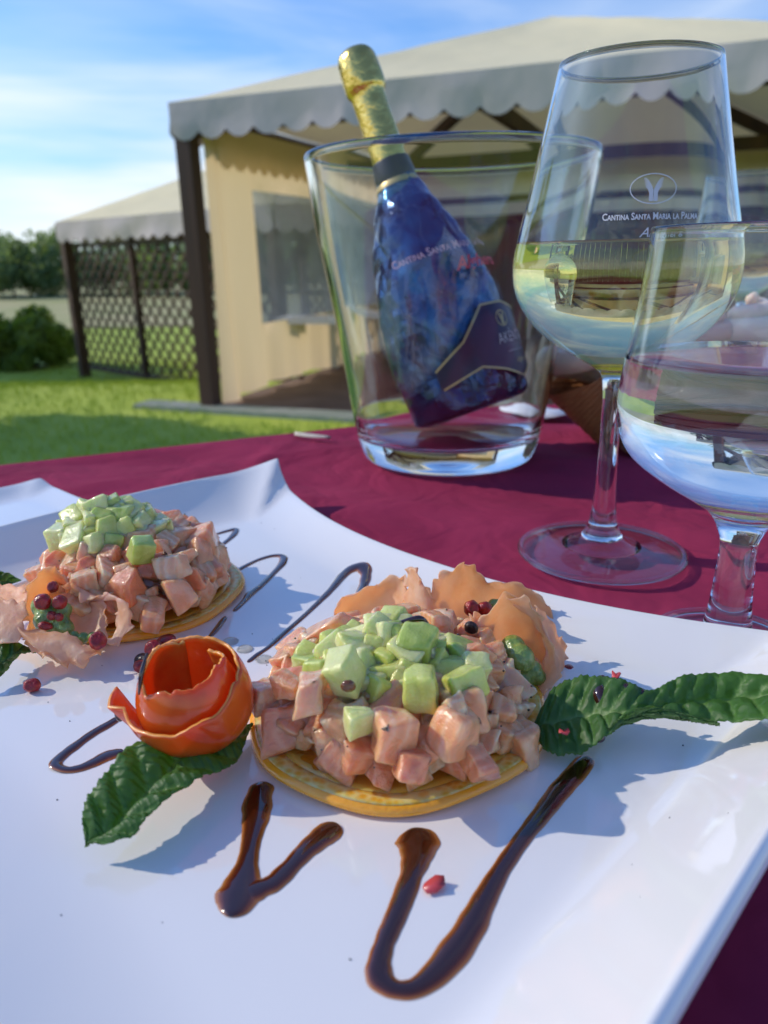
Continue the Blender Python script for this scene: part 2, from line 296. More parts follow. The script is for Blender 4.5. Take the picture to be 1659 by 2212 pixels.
# ------------------------------------------------------------------ canopies
def scallop_strip(a, b, ztop, zbot, nsc, amp, outward, phase=0):
    """valance hanging below the eave from a to b (xy vectors)"""
    n = nsc * 8; v = []; rows = 5
    for j in range(rows):
        for i in range(n + 1):
            t = i / n; p = a.lerp(b, t); s = abs(math.sin(math.pi * nsc * t + phase)); zb = zbot + amp * (1 - s) ** 1.2 * 1.0
            z = ztop + (zb - ztop) * j / (rows - 1); wob = .012 * math.sin(t * nsc * 2.1 + j * .5) * j / 4 + .01 * noise.noise((t * 9, j * .3, a.x)) * j
            v.append((p.x + outward.x * wob, p.y + outward.y * wob, z))
    return v, grid_faces(rows, n + 1)
def pavilion(name, c0, ang, side, zg, ze, hv, apexh, nsc, label):
    e = Vector((math.cos(ang), math.sin(ang))); b = Vector((-math.sin(ang), math.cos(ang)))
    P = [c0, c0 + e * side, c0 + e * side + b * side, c0 + b * side]
    root = empty(name, (c0.x + (e.x + b.x) * side / 2, c0.y + (e.y + b.y) * side / 2, zg), label=label, cat='canopy')
    ctr = (P[0] + P[2]) / 2
    # posts
    pw = .13; off = .10
    for k in range(4):
        q = P[k] + (ctr - P[k]).normalized() * off
        bm = bmesh.new(); box(bm, (q.x, q.y, (gz(q.x, q.y) - .05 + ze - .06) / 2), (pw, pw, ze - .06 - gz(q.x, q.y) + .05), Euler((0, 0, ang))); bmesh.ops.bevel(bm, geom=bm.edges, offset=.008, segments=1, affect='EDGES')
        bmobj('post', bm, M['wood'], root, False)
    # eave beams, one a side
    for k in range(4):
        p, q = P[k] + (ctr - P[k]).normalized() * off, P[(k + 1) % 4] + (ctr - P[(k + 1) % 4]).normalized() * off
        bm = bmesh.new(); beam(bm, (p.x, p.y, ze - .13), (q.x, q.y, ze - .13), .09, .14); bmobj('eave_beam', bm, M['wood'], root, False)
        # corner braces
        d = (q - p).normalized()
        for s, o, dd in ((k, p, d), ((k + 1) % 4, q, -d)):
            if s in (0, 3): continue
            bm = bmesh.new(); beam(bm, (o.x + dd.x * .02, o.y + dd.y * .02, ze - .75), (o.x + dd.x * .55, o.y + dd.y * .55, ze - .2), .07, .08); bmobj('brace', bm, M['wood'], root, False)
    # hip rafters
    for k in range(4):
        bm = bmesh.new(); p = P[k] + (ctr - P[k]).normalized() * off; beam(bm, (p.x, p.y, ze - .07), (ctr.x, ctr.y, ze + apexh - .09), .07, .10); bmobj('rafter', bm, M['wood'], root, False)
    # tie beams
    for k in (0, 1):
        p = (P[k] + P[(k + 1) % 4]) / 2; q = (P[(k + 2) % 4] + P[(k + 3) % 4]) / 2; p = p + (ctr - p).normalized() * .1; q = q + (ctr - q).normalized() * .1
        bm = bmesh.new(); beam(bm, (p.x, p.y, ze - .15 - .1 * k), (q.x, q.y, ze - .15 - .1 * k), .07, .10); bmobj('tie_beam', bm, M['wood'], root, False)
    # roof: four sagging panels
    for k in range(4):
        p, q = P[k], P[(k + 1) % 4]; n = 14; v = []
        for j in range(n + 1):
            tj = j / n
            for i in range(n + 1):
                ti = i / n; a2 = p.lerp(ctr, tj); b2 = q.lerp(ctr, tj); c2 = a2.lerp(b2, ti)
                sag = .05 * math.sin(math.pi * tj) * math.sin(math.pi * ti) + .10 * math.sin(math.pi * tj) * 0 - .012 * noise.noise((c2.x * 3, c2.y * 3, 0))
                v.append((c2.x, c2.y, ze + apexh * (tj ** 1.0) - sag))
        mobj('roof_panel', v, grid_faces(n + 1, n + 1), M['canvas'], root)
    for k in range(4):
        p, q = P[k], P[(k + 1) % 4]; o = ((p + q) / 2 - ctr).normalized(); a2 = p + o * .012; b2 = q + o * .012
        v, f = scallop_strip(a2, b2, ze, ze - hv, nsc, .055, o); mobj('valance', v, f, M['valance'], root)
    return root, P, e, b, ctr
C1 = Vector((-1.459, 5.97)); A1 = math.radians(-21.7); ZE1 = 1.184
near, P1, e1, b1, ctr1 = pavilion('canopy', C1, A1, 4.5, E0, ZE1, .25, .80, 20, 'large cream canopy on dark wooden posts nearest the table, filling the right of the background')
# left side curtain with a clear window
def wallpt(t, z, o=0):
    p = C1 + b1 * (.16 + t * 4.1) + e1 * (.14 + o); return Vector((p.x, p.y, z))
nT, nZ = 60, 24; v = []; f = []
z0, z1 = E0 + .03, ZE1 - .10; wt0, wt1, wz0, wz1 = .16, .88, -.40, .66
ts = sorted(set([i / nT for i in range(nT + 1)] + [wt0, wt1])); zs_ = sorted(set([z0 + (z1 - z0) * i / nZ for i in range(nZ + 1)] + [wz0, wz1]))
for zz in zs_:
    for t in ts:
        dep = (1 - (zz - z0) / (z1 - z0)); wv = .055 * (math.sin(t * 46 + 2 * math.sin(t * 9)) + .5 * math.sin(t * 91 + zz)) * (dep ** .8 * .8 + .2) * (0 if (wt0 <= t <= wt1 and wz0 <= zz <= wz1) else 1)
        zb = zz + (.05 * math.sin(t * 6) if zz < z0 + .01 else 0); v.append(wallpt(t, zb, wv))
for j in range(len(zs_) - 1):
    for i in range(len(ts) - 1):
        if ts[i] >= wt0 - 1e-6 and ts[i + 1] <= wt1 + 1e-6 and zs_[j] >= wz0 - 1e-6 and zs_[j + 1] <= wz1 + 1e-6: continue
        a = j * len(ts) + i; f.append((a, a + 1, a + len(ts) + 1, a + len(ts)))
cur = mobj('side_curtain', v, f, M['curtain'], near)
v = []
for j in range(13):
    for i in range(31):
        t = wt0 + (wt1 - wt0) * i / 30; zz = wz0 + (wz1 - wz0) * j / 12; v.append(wallpt(t, zz, .012 * noise.noise((t * 8, zz * 3, 1))))
mobj('clear_window', v, grid_faces(13, 31), M['pvc'], near)
# inner lining strip hanging inside along the curtain
v, f = scallop_strip(C1 + b1 * .2 + e1 * .24, C1 + b1 * 4.3 + e1 * .24, ZE1 - .12, ZE1 - .42, 22, .05, e1); mobj('inner_valance', v, f, M['curtain'], near)
# rear side: cream lining above, dark boards below, two rails
def bpw(t, z, o=0):
    p = C1 + b1 * (4.32 + o) + e1 * (.12 + t * 4.26); return Vector((p.x, p.y, z))
v = []
for j in range(8):
    for i in range(61): v.append(bpw(i / 60, .50 + (ZE1 - .02 - .50) * j / 7, -.03 + .03 * math.sin(i * .9) * (1 - j / 7)))
mobj('rear_curtain', v, grid_faces(8, 61), M['lining'], near)
for zz, tt_ in ((.50, .10), (.72, .07)):
    bm = bmesh.new(); beam(bm, bpw(0, zz, -.10), bpw(1, zz, -.10), .06, tt_); bmobj('rail', bm, M['wood'], near, False)
rb = random.Random(4)
for i in range(26):
    bm = bmesh.new(); hh = .50 - (E0 + .03); c_ = bpw((i + .5) / 26, E0 + .03 + hh / 2, .02 + rb.uniform(-.01, .01)); box(bm, c_, (4.26 / 26 - .012, .025, hh), Euler((0, 0, A1))); bmobj('board', bm, M['wood3'], near, False)
# platform: paving + kerb
def quadbox(name, pts, zt, zb, m, **tags):
    bm = bmesh.new(); t = [bm.verts.new((p.x, p.y, zt)) for p in pts]; bo = [bm.verts.new((p.x, p.y, zb)) for p in pts]; bm.faces.new(t); bm.faces.new(list(reversed(bo)))
    for i in range(len(pts)): bm.faces.new((t[i], bo[i], bo[(i + 1) % len(pts)], t[(i + 1) % len(pts)]))
    bmesh.ops.recalc_face_normals(bm, faces=bm.faces); return bmobj(name, bm, m, smooth=False, **tags)
q = lambda s, t: C1 + e1 * s + b1 * t
quadbox('paving', [q(.05, .12), q(4.6, .12), q(4.6, 4.6), q(.05, 4.6)], E0 + .02, E0 - .5, M['paving'], kind='structure')
quadbox('kerb', [q(-.55, -.12), q(4.7, -.12), q(4.7, .115), q(-.55, .115)], E0 + .035, E0 - .4, M['kerb'], kind='structure')
# bench inside
def bench(c, ang, ln, zt, name, label):
    root = empty(name, (c.x, c.y, E0 + .02), label=label, cat='table'); d = Vector((math.cos(ang), math.sin(ang)))
    bm = bmesh.new(); box(bm, (c.x, c.y, zt), (ln, .45, .05), Euler((0, 0, ang))); bmobj('table_top', bm, M['benchtop'], root, False)
    for s in (-1, 1):
        p = c + d * s * (ln / 2 - .12); vv, ff = tube([(p.x, p.y, zt - .03), (p.x + .02 * s, p.y, (zt + E0) / 2), (p.x - .05 * s, p.y, E0 + .02)], .022); mobj('leg', vv, ff, M['wood'], root)
pB = at(655, 692, Y=7.2); bench(Vector((pB.x + .32, 7.25)), math.radians(-10), 1.1, pB.z, 'low_table', 'low pale topped table inside the near canopy beside the clear window')
# third canopy behind the near one
C3 = C1 + b1 * 7.2 + e1 * 2.2
back3, P3, e3, b3, ctr3 = pavilion('canopy', C3, math.radians(-14), 4.5, gz(C3.x, C3.y), ZE1 - .42, .27, .8, 18, 'canopy standing behind the near one, seen under its roof through the glasses')
# far canopy
C2 = Vector((at(120, 480, Y=11.0).x, 11.0)); A2 = math.radians(-42)
zg2 = gz(C2.x, C2.y); ze2 = at(120, 480, Y=11.0).z
far, P2, e2, b2, ctr2 = pavilion('canopy', C2, A2, 4.5, zg2, ze2, .27, .95, 17, 'smaller looking far canopy with lattice panel, standing behind the dark front post')
def lattice(a, b, z0, z1, root):
    bm = bmesh.new(); d = (b - a); L = d.length; d.normalize(); H = z1 - z0; st = .21
    nrm = Vector((-d.y, d.x))
    for sgn, o in ((1, .0), (-1, .018)):
        k = -H
        while k < L:
            s0, s1 = k, k + H; u0, u1 = 0, H
            if s0 < 0: u0 = -s0; s0 = 0
            if s1 > L: u1 = H - (s1 - L); s1 = L
            if u1 - u0 > .03:
                za, zb = (z0 + u0, z0 + u1) if sgn > 0 else (z1 - u0, z1 - u1)
                pa = a + d * s0 + nrm * o; pb = a + d * s1 + nrm * o; beam(bm, (pa.x, pa.y, za), (pb.x, pb.y, zb), .014, .03)
            k += st
    for zz in (z0, z1): beam(bm, (a.x, a.y, zz), (b.x, b.y, zz), .05, .05)
    bmobj('lattice', bm, M['wood'], root, False, kind='stuff')
for (s0, s1) in ((.16, 1.62), (1.70, 3.1), (3.18, 4.3)):
    lattice(C2 + e2 * s0 + b2 * 4.3, C2 + e2 * s1 + b2 * 4.3, zg2 + .15, ze2 - .3, far)
    lattice(C2 + e2 * s0 + b2 * .1, C2 + e2 * s1 + b2 * .1, zg2 + .15, ze2 - .3, far)
for s in (1.66, 3.14):
    bm = bmesh.new(); p = C2 + e2 * s + b2 * .1; box(bm, (p.x, p.y, (zg2 + ze2 - .15) / 2), (.07, .07, ze2 - .15 - zg2), Euler((0, 0, A2))); bmobj('post', bm, M['wood'], far, False)

# ------------------------------------------------------------------ trees and bushes
def crown_mesh(rad, hgt, n, leaf, seed, mname):
    r = random.Random(seed); v, f = [], []; cl = []
    for i in range(26):
        th = r.random() * 6.283; ph = math.acos(r.uniform(-.75, 1)); k = r.uniform(.45, 1.0)
        cl.append((rad * k * math.sin(ph) * math.cos(th), rad * k * math.sin(ph) * math.sin(th), hgt * .56 * k * math.cos(ph), r.uniform(.22, .42)))
    for i in range(n):
        c = r.choice(cl); d = Vector((r.gauss(0, 1), r.gauss(0, 1), r.gauss(0, 1))).normalized() * (r.random() ** .4) * rad * c[3]
        p = Vector(c[:3]) + d; s = leaf * r.uniform(.6, 1.3); a = Vector((r.gauss(0, 1), r.gauss(0, 1), r.gauss(0, 1))).normalized(); b = a.orthogonal().normalized(); k = len(v)
        v += [p - a * s, p + b * s * .6, p + a * s, p - b * s * .6]; f.append((k, k + 1, k + 2, k + 3))
    me = bpy.data.meshes.new(mname); me.from_pydata([tuple(x) for x in v], [], f); return me, cl
def tree(x, y, h, rad, m, seed, label, n=2600, name='tree', group=None, leaf=.16, trunk=.38):
    z = gz(x, y); root = empty(name, (x, y, z), label=label, cat='tree', group=group); r = random.Random(seed)
    me, cl = crown_mesh(rad, h * (1 - trunk * .7), n, leaf, seed, 'crown'); o = link('crown', me, m, root); cz = z + h * (trunk * .7 + (1 - trunk * .7) * .5)
    o.matrix_parent_inverse = Matrix.Identity(4); o.location = (0, 0, cz - z)
    vv, ff = tube([(x, y, z - .1), (x + .06, y, z + h * .25), (x - .04, y, z + h * .55), (x, y, z + h * .8)], [h * .03, h * .024, h * .016, h * .005], 7)
    for c in cl[:6]:
        a = Vector((x, y, z + h * .35)); b = Vector((x + c[0] * .8, y + c[1] * .8, cz + c[2] * .8)); v2, f2 = tube([a, a.lerp(b, .5) + Vector((0, 0, -.05 * h)), b], [h * .012, h * .008, h * .003], 5); k = len(vv); vv += v2; ff += [tuple(i + k for i in q_) for q_ in f2]
    mobj('trunk', vv, ff, M['bark'], root)
spots = [(-27.5, 46, 3.0, 2.6, 'leafB', 'pale grey green tree at the far left edge of the tree line'), (-24.2, 41, 3.1, 2.3, 'leafA', 'rounded dark tree near the left edge of the tree line'),
 (-21.2, 42, 3.7, 2.4, 'leafB', 'tallest greyish tree left of the far canopy'), (-18.6, 40, 2.9, 2.2, 'leafA', 'dark tree above the round bush'),
 (-16.0, 41, 3.4, 2.3, 'leafA', 'dark tree just left of the far canopy post'), (-13.4, 42, 3.3, 2.4, 'leafB', 'greyish tree behind the corner post of the far canopy'),
 (-10.8, 40, 3.2, 2.3, 'leafA', 'tree seen through the left half of the lattice'), (-8.0, 41, 3.4, 2.4, 'leafB', 'tree seen through the middle of the lattice'),
 (-5.2, 40, 3.3, 2.4, 'leafA', 'tree seen through the right end of the lattice'), (-2.2, 38, 3.4, 2.5, 'leafA', 'tree showing dimly through the clear window, left one'),
 (1.0, 38, 3.6, 2.5, 'leafB', 'tree showing dimly through the clear window, right one'), (5, 36, 4.2, 3.0, 'leafA', 'tree far behind the ice bucket under the near canopy'),
 (10, 36, 4.6, 3.2, 'leafA', 'tree far behind the wine glass bowl'), (16, 36, 4.6, 3.2, 'leafB', 'tree far behind the water glass at the right')]
for i, (x, y, h, rd, m, lb) in enumerate(spots): tree(x, y, h * .82, rd, M[m], 20 + i, lb, 3400, group='trees of the far tree line', leaf=.13, trunk=.0)
for i, (x, y, h, rd, m) in enumerate([(2.2, 14.5, 2.6, 1.5, 'leafA'), (4.6, 13.6, 2.4, 1.5, 'leafA'), (7.0, 12.6, 2.7, 1.6, 'leafB')]):
    tree(x, y, h, rd, M[m], 50 + i, ['low dark tree close behind the near canopy, left of the wine glass', 'low dark tree close behind the near canopy, seen through the wine glass', 'low dark tree close behind the near canopy, right of the wine glass'][i], 3400, 'small_tree', 'low trees behind the near canopy', .10, .15)
for i, (x, y, h, rd) in enumerate([(-8.6, 5.9, 4.4, 1.5), (-11.5, 12.2, 6.0, 2.1), (-5.4, 5.0, 3.2, 1.3)]):
    tree(x, y, h, rd, M['leafA'], 70 + i, ['leafy tree shading the lawn left of the table', 'tall tree shading the far lawn on the left', 'small tree left of the table casting shade on the near lawn'][i], 5200, 'shade_tree', None, .12)
def bush(x, y, rad, h, seed, label, n=9000, leaf=.055):
    z = gz(x, y); root = empty('bush', (x, y, z), label=label, cat='bush')
    me, cl = crown_mesh(rad, h, n, leaf, seed, 'foliage'); o = link('foliage', me, M['leafC'], root); o.matrix_parent_inverse = Matrix.Identity(4); o.location = (0, 0, h * .45)
    vv, ff = [], []
    for c in cl[:9]:
        v2, f2 = tube([(x, y, z - .02), (x + c[0] * .7, y + c[1] * .7, z + h * .45 + c[2] * .7)], [.02, .006], 5); k = len(vv); vv += v2; ff += [tuple(i + k for i in q_) for q_ in f2]
    mobj('stem', vv, ff, M['bark'], root)
pb = at(72, 765, Y=12.2); bush(pb.x, 12.2, .62, .82, 5, 'round dark green bush on the lawn at the left edge, before the field')
pb = at(-60, 775, Y=12.0); bush(pb.x, 12.0, .5, .6, 6, 'low bush cut by the left edge of the picture')

# ------------------------------------------------------------------ table and cloth
te, tn = Vector((.92, .392)).normalized(), Vector((-.392, .92)).normalized(); TD = .627
tb = empty('table', (.05, .2, E0), label='dining table hidden under the maroon tablecloth', cat='table')
bm = bmesh.new(); c = te * .05 + tn * (TD - .53); box(bm, (c.x, c.y, -.03), (1.58, 1.0, .04), Euler((0, 0, math.atan2(te.y, te.x)))); bmobj('table_top', bm, M['wood2'], tb, False)
for s in (-.7, .78):
    for t in (TD - .1, TD - .95):
        bm = bmesh.new(); p = te * s + tn * t; box(bm, (p.x, p.y, (E0 - .05) / 2 - .0), (.06, .06, -E0 - .05)); bmobj('leg', bm, M['wood2'], tb, False)
crease = [at(560, 1000, z=0).xy, at(622, 946, z=0).xy]
cd = (crease[1] - crease[0]).normalized(); cn = Vector((-cd.y, cd.x))
def cloth_h(x, y):
    p = Vector((x, y)); h = .0016 * noise.noise((x * 9, y * 14, 0)) + .0010 * noise.noise((x * 30, y * 46, 3)) 
    d = (p - crease[0]).dot(cn); al = (p - crease[0]).dot(cd)
    if -.06 < al: h += .0045 * math.exp(-(d / .006) ** 2) * min(1, (al + .06) / .05) + .003 * math.exp(-((d - .03) / .02) ** 2)
    for (px_, py_, an, ln) in ((.02, .50, -.35, .22), (.20, .46, .30, .16), (-.20, .50, .25, .14), (.16, .60, -.2, .2), (.05, .43, -.6, .1), (.25, .36, -.5, .12), (-.10, .56, .5, .1), (.02, .60, .75, .09)):
        q_ = p - Vector((px_, py_)); u_ = q_.x * math.cos(an) + q_.y * math.sin(an); w_ = -q_.x * math.sin(an) + q_.y * math.cos(an) + .02 * u_ * u_ / .04; h += .0030 * math.exp(-(w_ / .0042) ** 2) * math.exp(-(u_ / ln) ** 2)
    # soft folds running from the far edge to the right
    dd = (p - Vector((.1, .5))).dot(Vector((.35, .94))); h += .0026 * math.sin(dd * 48 + 2 * noise.noise((x * 5, y * 5, 8))) * (1 if y > .3 else max(0, (y - .15) / .15))
    k_ = 1
    for gx, gy, gr in ((.1103, .358, .05), (.1323, .262, .04), (.0495, .559, .075), (.283, .50, .05)): k_ *= 1 - math.exp(-(math.hypot(x - gx, y - gy) / gr) ** 4)
    return min(h, .004) * k_ - .0028 * k_ - .0004 * (1 - k_)
v = []; ss = [-.76 + .0095 * i for i in range(170)]; tt = [TD - 1.04 + .0095 * j for j in range(110)]
for t in tt + [TD + .004, TD + .010, TD + .014, TD + .017, TD + .019]:
    for s in ss:
        p = te * s + tn * t; x, y = p.x, p.y; z = cloth_h(x, y)
        if t > TD: z = -(((t - TD) / .019) ** 2) * .02
        if t >= TD + .019: z = -.34; p = p + tn * .012 * math.sin(s * 30); x, y = p.x, p.y
        v.append((x, y, z))
n1 = len(ss); rows = len(v) // n1
tagit(mobj('tablecloth', v, grid_faces(rows, n1), M['cloth']), label='maroon tablecloth with soft creases covering the whole table', cat='tablecloth')
# small things on the cloth
a, b = at(637, 941, z=.001), at(714, 951, z=.001); v = []
for i in range(9):
    t = i / 8; p = a.lerp(b, t); w_ = .0055 * math.sin(math.pi * (.08 + .84 * t)); v += [(p.x, p.y - w_, .0015 + .002 * t), (p.x, p.y, .004), (p.x, p.y + w_, .0015)]
o = mobj('dry_leaf', v, grid_faces(9, 3), M['sliver'], label='narrow pale dry leaf lying at the far edge of the tablecloth', cat='leaf')
md = o.modifiers.new('s', 'SOLIDIFY'); md.thickness = .0006
def doily(cx, cy, rx, lab):
    v = [(cx, cy, .002)]; n = 72
    for k in range(n):
        a = 2 * math.pi * k / n; r = rx * (1 + .05 * abs(math.sin(a * 9))); v.append((cx + r * math.cos(a), cy + r * .62 * math.sin(a), .0025 + .001 * math.sin(5 * a)))
    o = mobj('paper_doily', v, [(0, 1 + k, 1 + (k + 1) % n) for k in range(n)], M['paper'], label=lab, cat='doily'); md = o.modifiers.new('s', 'SOLIDIFY'); md.thickness = .0007
doily(.150, .706, .034, 'white scalloped paper doily at the table edge behind the ice bucket')

# ------------------------------------------------------------------ plates
PD = Vector((.728, -.686)); PV = Vector((.686, .728)); PC = Vector((-.046, .2415)); PL = .170
def plate_pt(a, b, L=PL, w0=.101, w1=.050, c=PC, d=PD, v_=PV, k=1.0):
    hw = w0 + w1 * abs(a) ** 2.2 + (.016 if (b < 0 and c is PC) else 0) * abs(b); a_ = a; ea = max(0, (abs(a) - .80) / .20); eb = max(0, (abs(b) - .72) / .28)
    z = .0065 + .0205 * ea ** 1.5 * (1 - .28 * b * b) * k + .0085 * eb ** 1.7 * k
    # rounded corners
    ka, kb = a, b
    mx_ = max(abs(a), abs(b)); sh = 1 if mx_ < .3 else mx_ / (abs(a) ** 9 + abs(b) ** 9) ** (1 / 9)
    p = c + d * (ka * (L if ka < 0 or c is not PC else L - .002) * sh) + v_ * (kb * hw * sh)
    return Vector((p.x, p.y, z))
def make_plate(name, mfun, label, na=90, nb=60):
    v, f = [], []
    top = [mfun(-1 + 2 * i / na, -1 + 2 * j / nb) for i in range(na + 1) for j in range(nb + 1)]
    o = mobj(name, top, [tuple(reversed(q_)) for q_ in grid_faces(na + 1, nb + 1)], M['plate'], label=label, cat='plate')
    fixn(o); md = o.modifiers.new('s', 'SOLIDIFY'); md.thickness = .0048; md.offset = -1
    bv = o.modifiers.new('b', 'BEVEL'); bv.width = .0017; bv.segments = 3; bv.limit_method = 'ANGLE'; bv.angle_limit = math.radians(50)
    if o.data.polygons[len(o.data.polygons) // 2].normal.z < 0: o.data.flip_normals()
    # foot ring
    return o
plate = make_plate('serving_plate', plate_pt, 'large white rectangular porcelain plate with upturned ends carrying both salmon tartares')
S1 = Vector((.787, -.617)); S2 = Vector((-.617, -.787)); c2 = Vector((-.223, .479)) + S1 * .078 + S2 * .085
make_plate('side_plate', lambda a, b: plate_pt(a, b, .078, .078, .008, c2, S1, -S2, .35), 'white plate partly hidden behind the large one at the left edge', 30, 40)
def pz(x, y):
    q_ = Vector((x, y)) - PC; a = q_.dot(PD) / PL; hw = .101 + .04 * abs(a) ** 2.2; b = q_.dot(PV) / hw; return plate_pt(max(-1, min(1, a)), max(-1, min(1, b))).z
def onplate(px, py, dz=0):
    z = .0065
    for _ in range(4): p = at(px, py, z=z + dz); z = pz(p.x, p.y)
    return Vector((p.x, p.y, z + dz))

# ------------------------------------------------------------------ glassware
def glass(name, cx, cy, outer, th, liquid, mliq, label, lname, zliq, inner_bottom):
    """outer: (r,z) from foot centre up to rim"""
    root = empty(name, (cx, cy, 0), label=label, cat='glass')
    out = smooth_prof(outer, 6)
    inner = [(r - th, z) for r, z in outer if z > inner_bottom + .004 and r > th * 3]; inner = [(0, inner_bottom), (min(inner[0][0] * .6, .006), inner_bottom + .0006)] + inner
    inn = smooth_prof(inner, 6); rim = [(out[-1][0] - th * .15, out[-1][1] + th * .45), (out[-1][0] - th * .5, out[-1][1] + th * .6), (out[-1][0] - th * .85, out[-1][1] + th * .45)]
    cut = next(i for i, (r_, z_) in enumerate(out) if z_ > .0048 and r_ < .0200); foot, out2 = out[:cut + 1], out[cut:]
    v, f = lathe([(0, .0002)] + foot + [(0, foot[-1][1])], 96, (cx, cy, 0)); o = mobj('foot', v, f, M['thinglass'], root); fixn(o)
    rf = max(r_ for r_, z_ in foot); v, f = lathe([(rf - .0017 + .0015 * math.cos(a_), .00165 + .00135 * math.sin(a_)) for a_ in [2 * math.pi * k / 12 for k in range(13)]], 96, (cx, cy, 0)); o = mobj('foot_rim', v, f, M['glass'], root); fixn(o)
    prof = [(0, out2[0][1] + .0001)] + out2 + rim + list(reversed(inn))
    v, f = lathe(prof, 96, (cx, cy, 0)); o = mobj('glass_body', v, f, M['glass'], root); fixn(o)
    lq = [(max(r + .0003, 0), z - (.0003 if i < 3 else 0)) for i, (r, z) in enumerate(inn) if z < zliq]
    r_last = lq[-1][0]; prof = lq + [(r_last, zliq), (r_last * .6, zliq - .0004), (0, zliq - .0004)]; prof[0] = (0, prof[0][1])
    v, f = lathe(prof, 96, (cx, cy, 0)); o = mobj(lname, v, f, mliq, root); fixn(o)
    return root, out
wine_prof = [(0, .0006), (.030, .0006), (.0405, .0008), (.0420, .0016), (.0405, .0026), (.030, .0040), (.0150, .0062), (.0080, .0140), (.0056, .0285), (.0047, .0476), (.0046, .0707), (.0051, .0850), (.0078, .0925), (.0185, .0990), (.0297, .1057), (.0395, .1141), (.0472, .1262), (.0494, .1396), (.0472, .1543), (.0430, .1733), (.0372, .2006), (.0330, .2205)]
wroot, wout = glass('wine_glass', .1103, .358, wine_prof, .0011, None, M['wine'], 'tall wine glass half full of white wine with an etched emblem beside the ice bucket', 'white_wine', .1505, .0955)
water_prof = [(0, .0006), (.022, .0006), (.0290, .0008), (.0300, .0016), (.029, .0024), (.022, .0034), (.0105, .0052), (.0072, .0105), (.0071, .0282), (.0086, .0383), (.0130, .0460), (.0215, .0520), (.0345, .0601), (.0455, .0690), (.0508, .0791), (.0518, .0899), (.0506, .1038), (.0482, .1207), (.0462, .1369), (.0447, .1535)]
water_prof = [(r_ * .9225, z_ if z_ < .006 else EYE + (z_ - EYE) * .9225) for r_, z_ in water_prof if not .006 < z_ < .012]
glass('water_glass', .1323, .262, water_prof, .0014, None, M['water'], 'wide stemmed glass with water, nearest at the right edge', 'water', .1115, .0560)
w2 = empty('wine_glass'); bpy.data.objects.remove(w2)
def copy_tree(o, parent=None, dx=Vector((0, 0, 0))):
    c = o.copy(); sc.collection.objects.link(c)
    if parent is None: c.location = o.location + dx
    else: c.parent = parent
    for ch in [x for x in sc.objects if x.parent == o]: copy_tree(ch, c)
    return c
wc = copy_tree(wroot, None, Vector((.283 - .1103, .50 - .358, 0))); wc['label'] = 'second wine glass with white wine, cut by the right edge behind the water glass'
for o in (wroot, wc): o['group'] = 'wine glasses on the table'
# etched emblem and lettering on the first wine glass
def rad_at(out, z):
    for i in range(len(out) - 1):
        (r0, z0_), (r1, z1_) = out[i], out[i + 1]
        if z0_ <= z <= z1_ and z1_ > z0_ and z > .096: return r0 + (r1 - r0) * (z - z0_) / (z1_ - z0_)
    return .04
def text_mesh(s, size, shear=0, sp_=1.0, first=None, off=0):
    cu = bpy.data.curves.new('t', 'FONT'); cu.body = s; cu.size = size; cu.shear = shear; cu.space_character = sp_; cu.align_x = 'CENTER'; cu.resolution_u = 3; cu.offset = off
    if first:
        cu.small_caps_scale = first
        for i, ch in enumerate(s):
            cu.body_format[i].use_small_caps = ch.islower()
    o = bpy.data.objects.new('t', cu); sc.collection.objects.link(o); dg = bpy.context.evaluated_depsgraph_get(); me = bpy.data.meshes.new_from_object(o.evaluated_get(dg)); bpy.data.objects.remove(o); return me
def stroke2d(pts, wd):
    v, f = [], []
    for i, p in enumerate(pts):
        a, b = Vector(pts[max(i - 1, 0)]), Vector(pts[min(i + 1, len(pts) - 1)]); t = (b - a); t = t.normalized() if t.length else Vector((1, 0)); n = Vector((-t.y, t.x)) * wd / 2; v += [Vector(p) + n, Vector(p) - n]
    return v, [(2 * i, 2 * i + 1, 2 * i + 3, 2 * i + 2) for i in range(len(pts) - 1)]
def emblem(wd=1.0, lw=.05):
    V, F = [], []
    def addp(p):
        v, f = stroke2d(p, lw); k = len(V); V.extend(v); F.extend([tuple(i + k for i in q_) for q_ in f])
    addp([(math.cos(a) * 1.0, math.sin(a) * .62) for a in [2 * math.pi * k / 48 for k in range(49)]])
    for s in (-1, 1):
        for k in range(5):
            x0 = s * (.03 + .055 * k * .62); yt = .44 - .085 * k; pts = [(x0 * 1.0, -.52), (x0, -.05 - .03 * k)] + [(x0 + s * (.42 - .02 * k - abs(x0) * .9) * (t ** 1.1), -.05 - .03 * k + (yt + .05 + .03 * k) * math.sin(t * math.pi / 2)) for t in (.15, .3, .45, .6, .75, .9, 1)]
            addp(pts)
    return V, F
def wrap_glass(vs2, faces, z0_, phi0, name, parent, mt, cx=.1103, cy=.358, off=.00025, tilt=0):
    out = []
    for p in vs2:
        x, y = p[0], p[1]; y = y + tilt * x; z = z0_ + y; r = rad_at(wout, z) + off; ph = phi0 + x / r; out.append((cx + r * math.sin(ph), cy - r * math.cos(ph), z))
    return mobj(name, out, faces, mt, parent)
def phi_for(px, py, cx, cy, r):
    for k in range(400):
        ph = -1.5 + 3 * k / 400; p = at(px, py, Y=cy - r * math.cos(ph))
        if abs(p.x - (cx + r * math.sin(ph))) < .0006: return ph, p.z
    return 0, at(px, py, Y=cy - r).z
ph, ze_ = phi_for(1413, 408, .1103, .358, .0425)
V, F = emblem(lw=.042); k_ = .0087
wrap_glass([(p[0] * k_, p[1] * k_) for p in V], F, ze_, ph, 'etched_emblem', wroot, M['etch'])
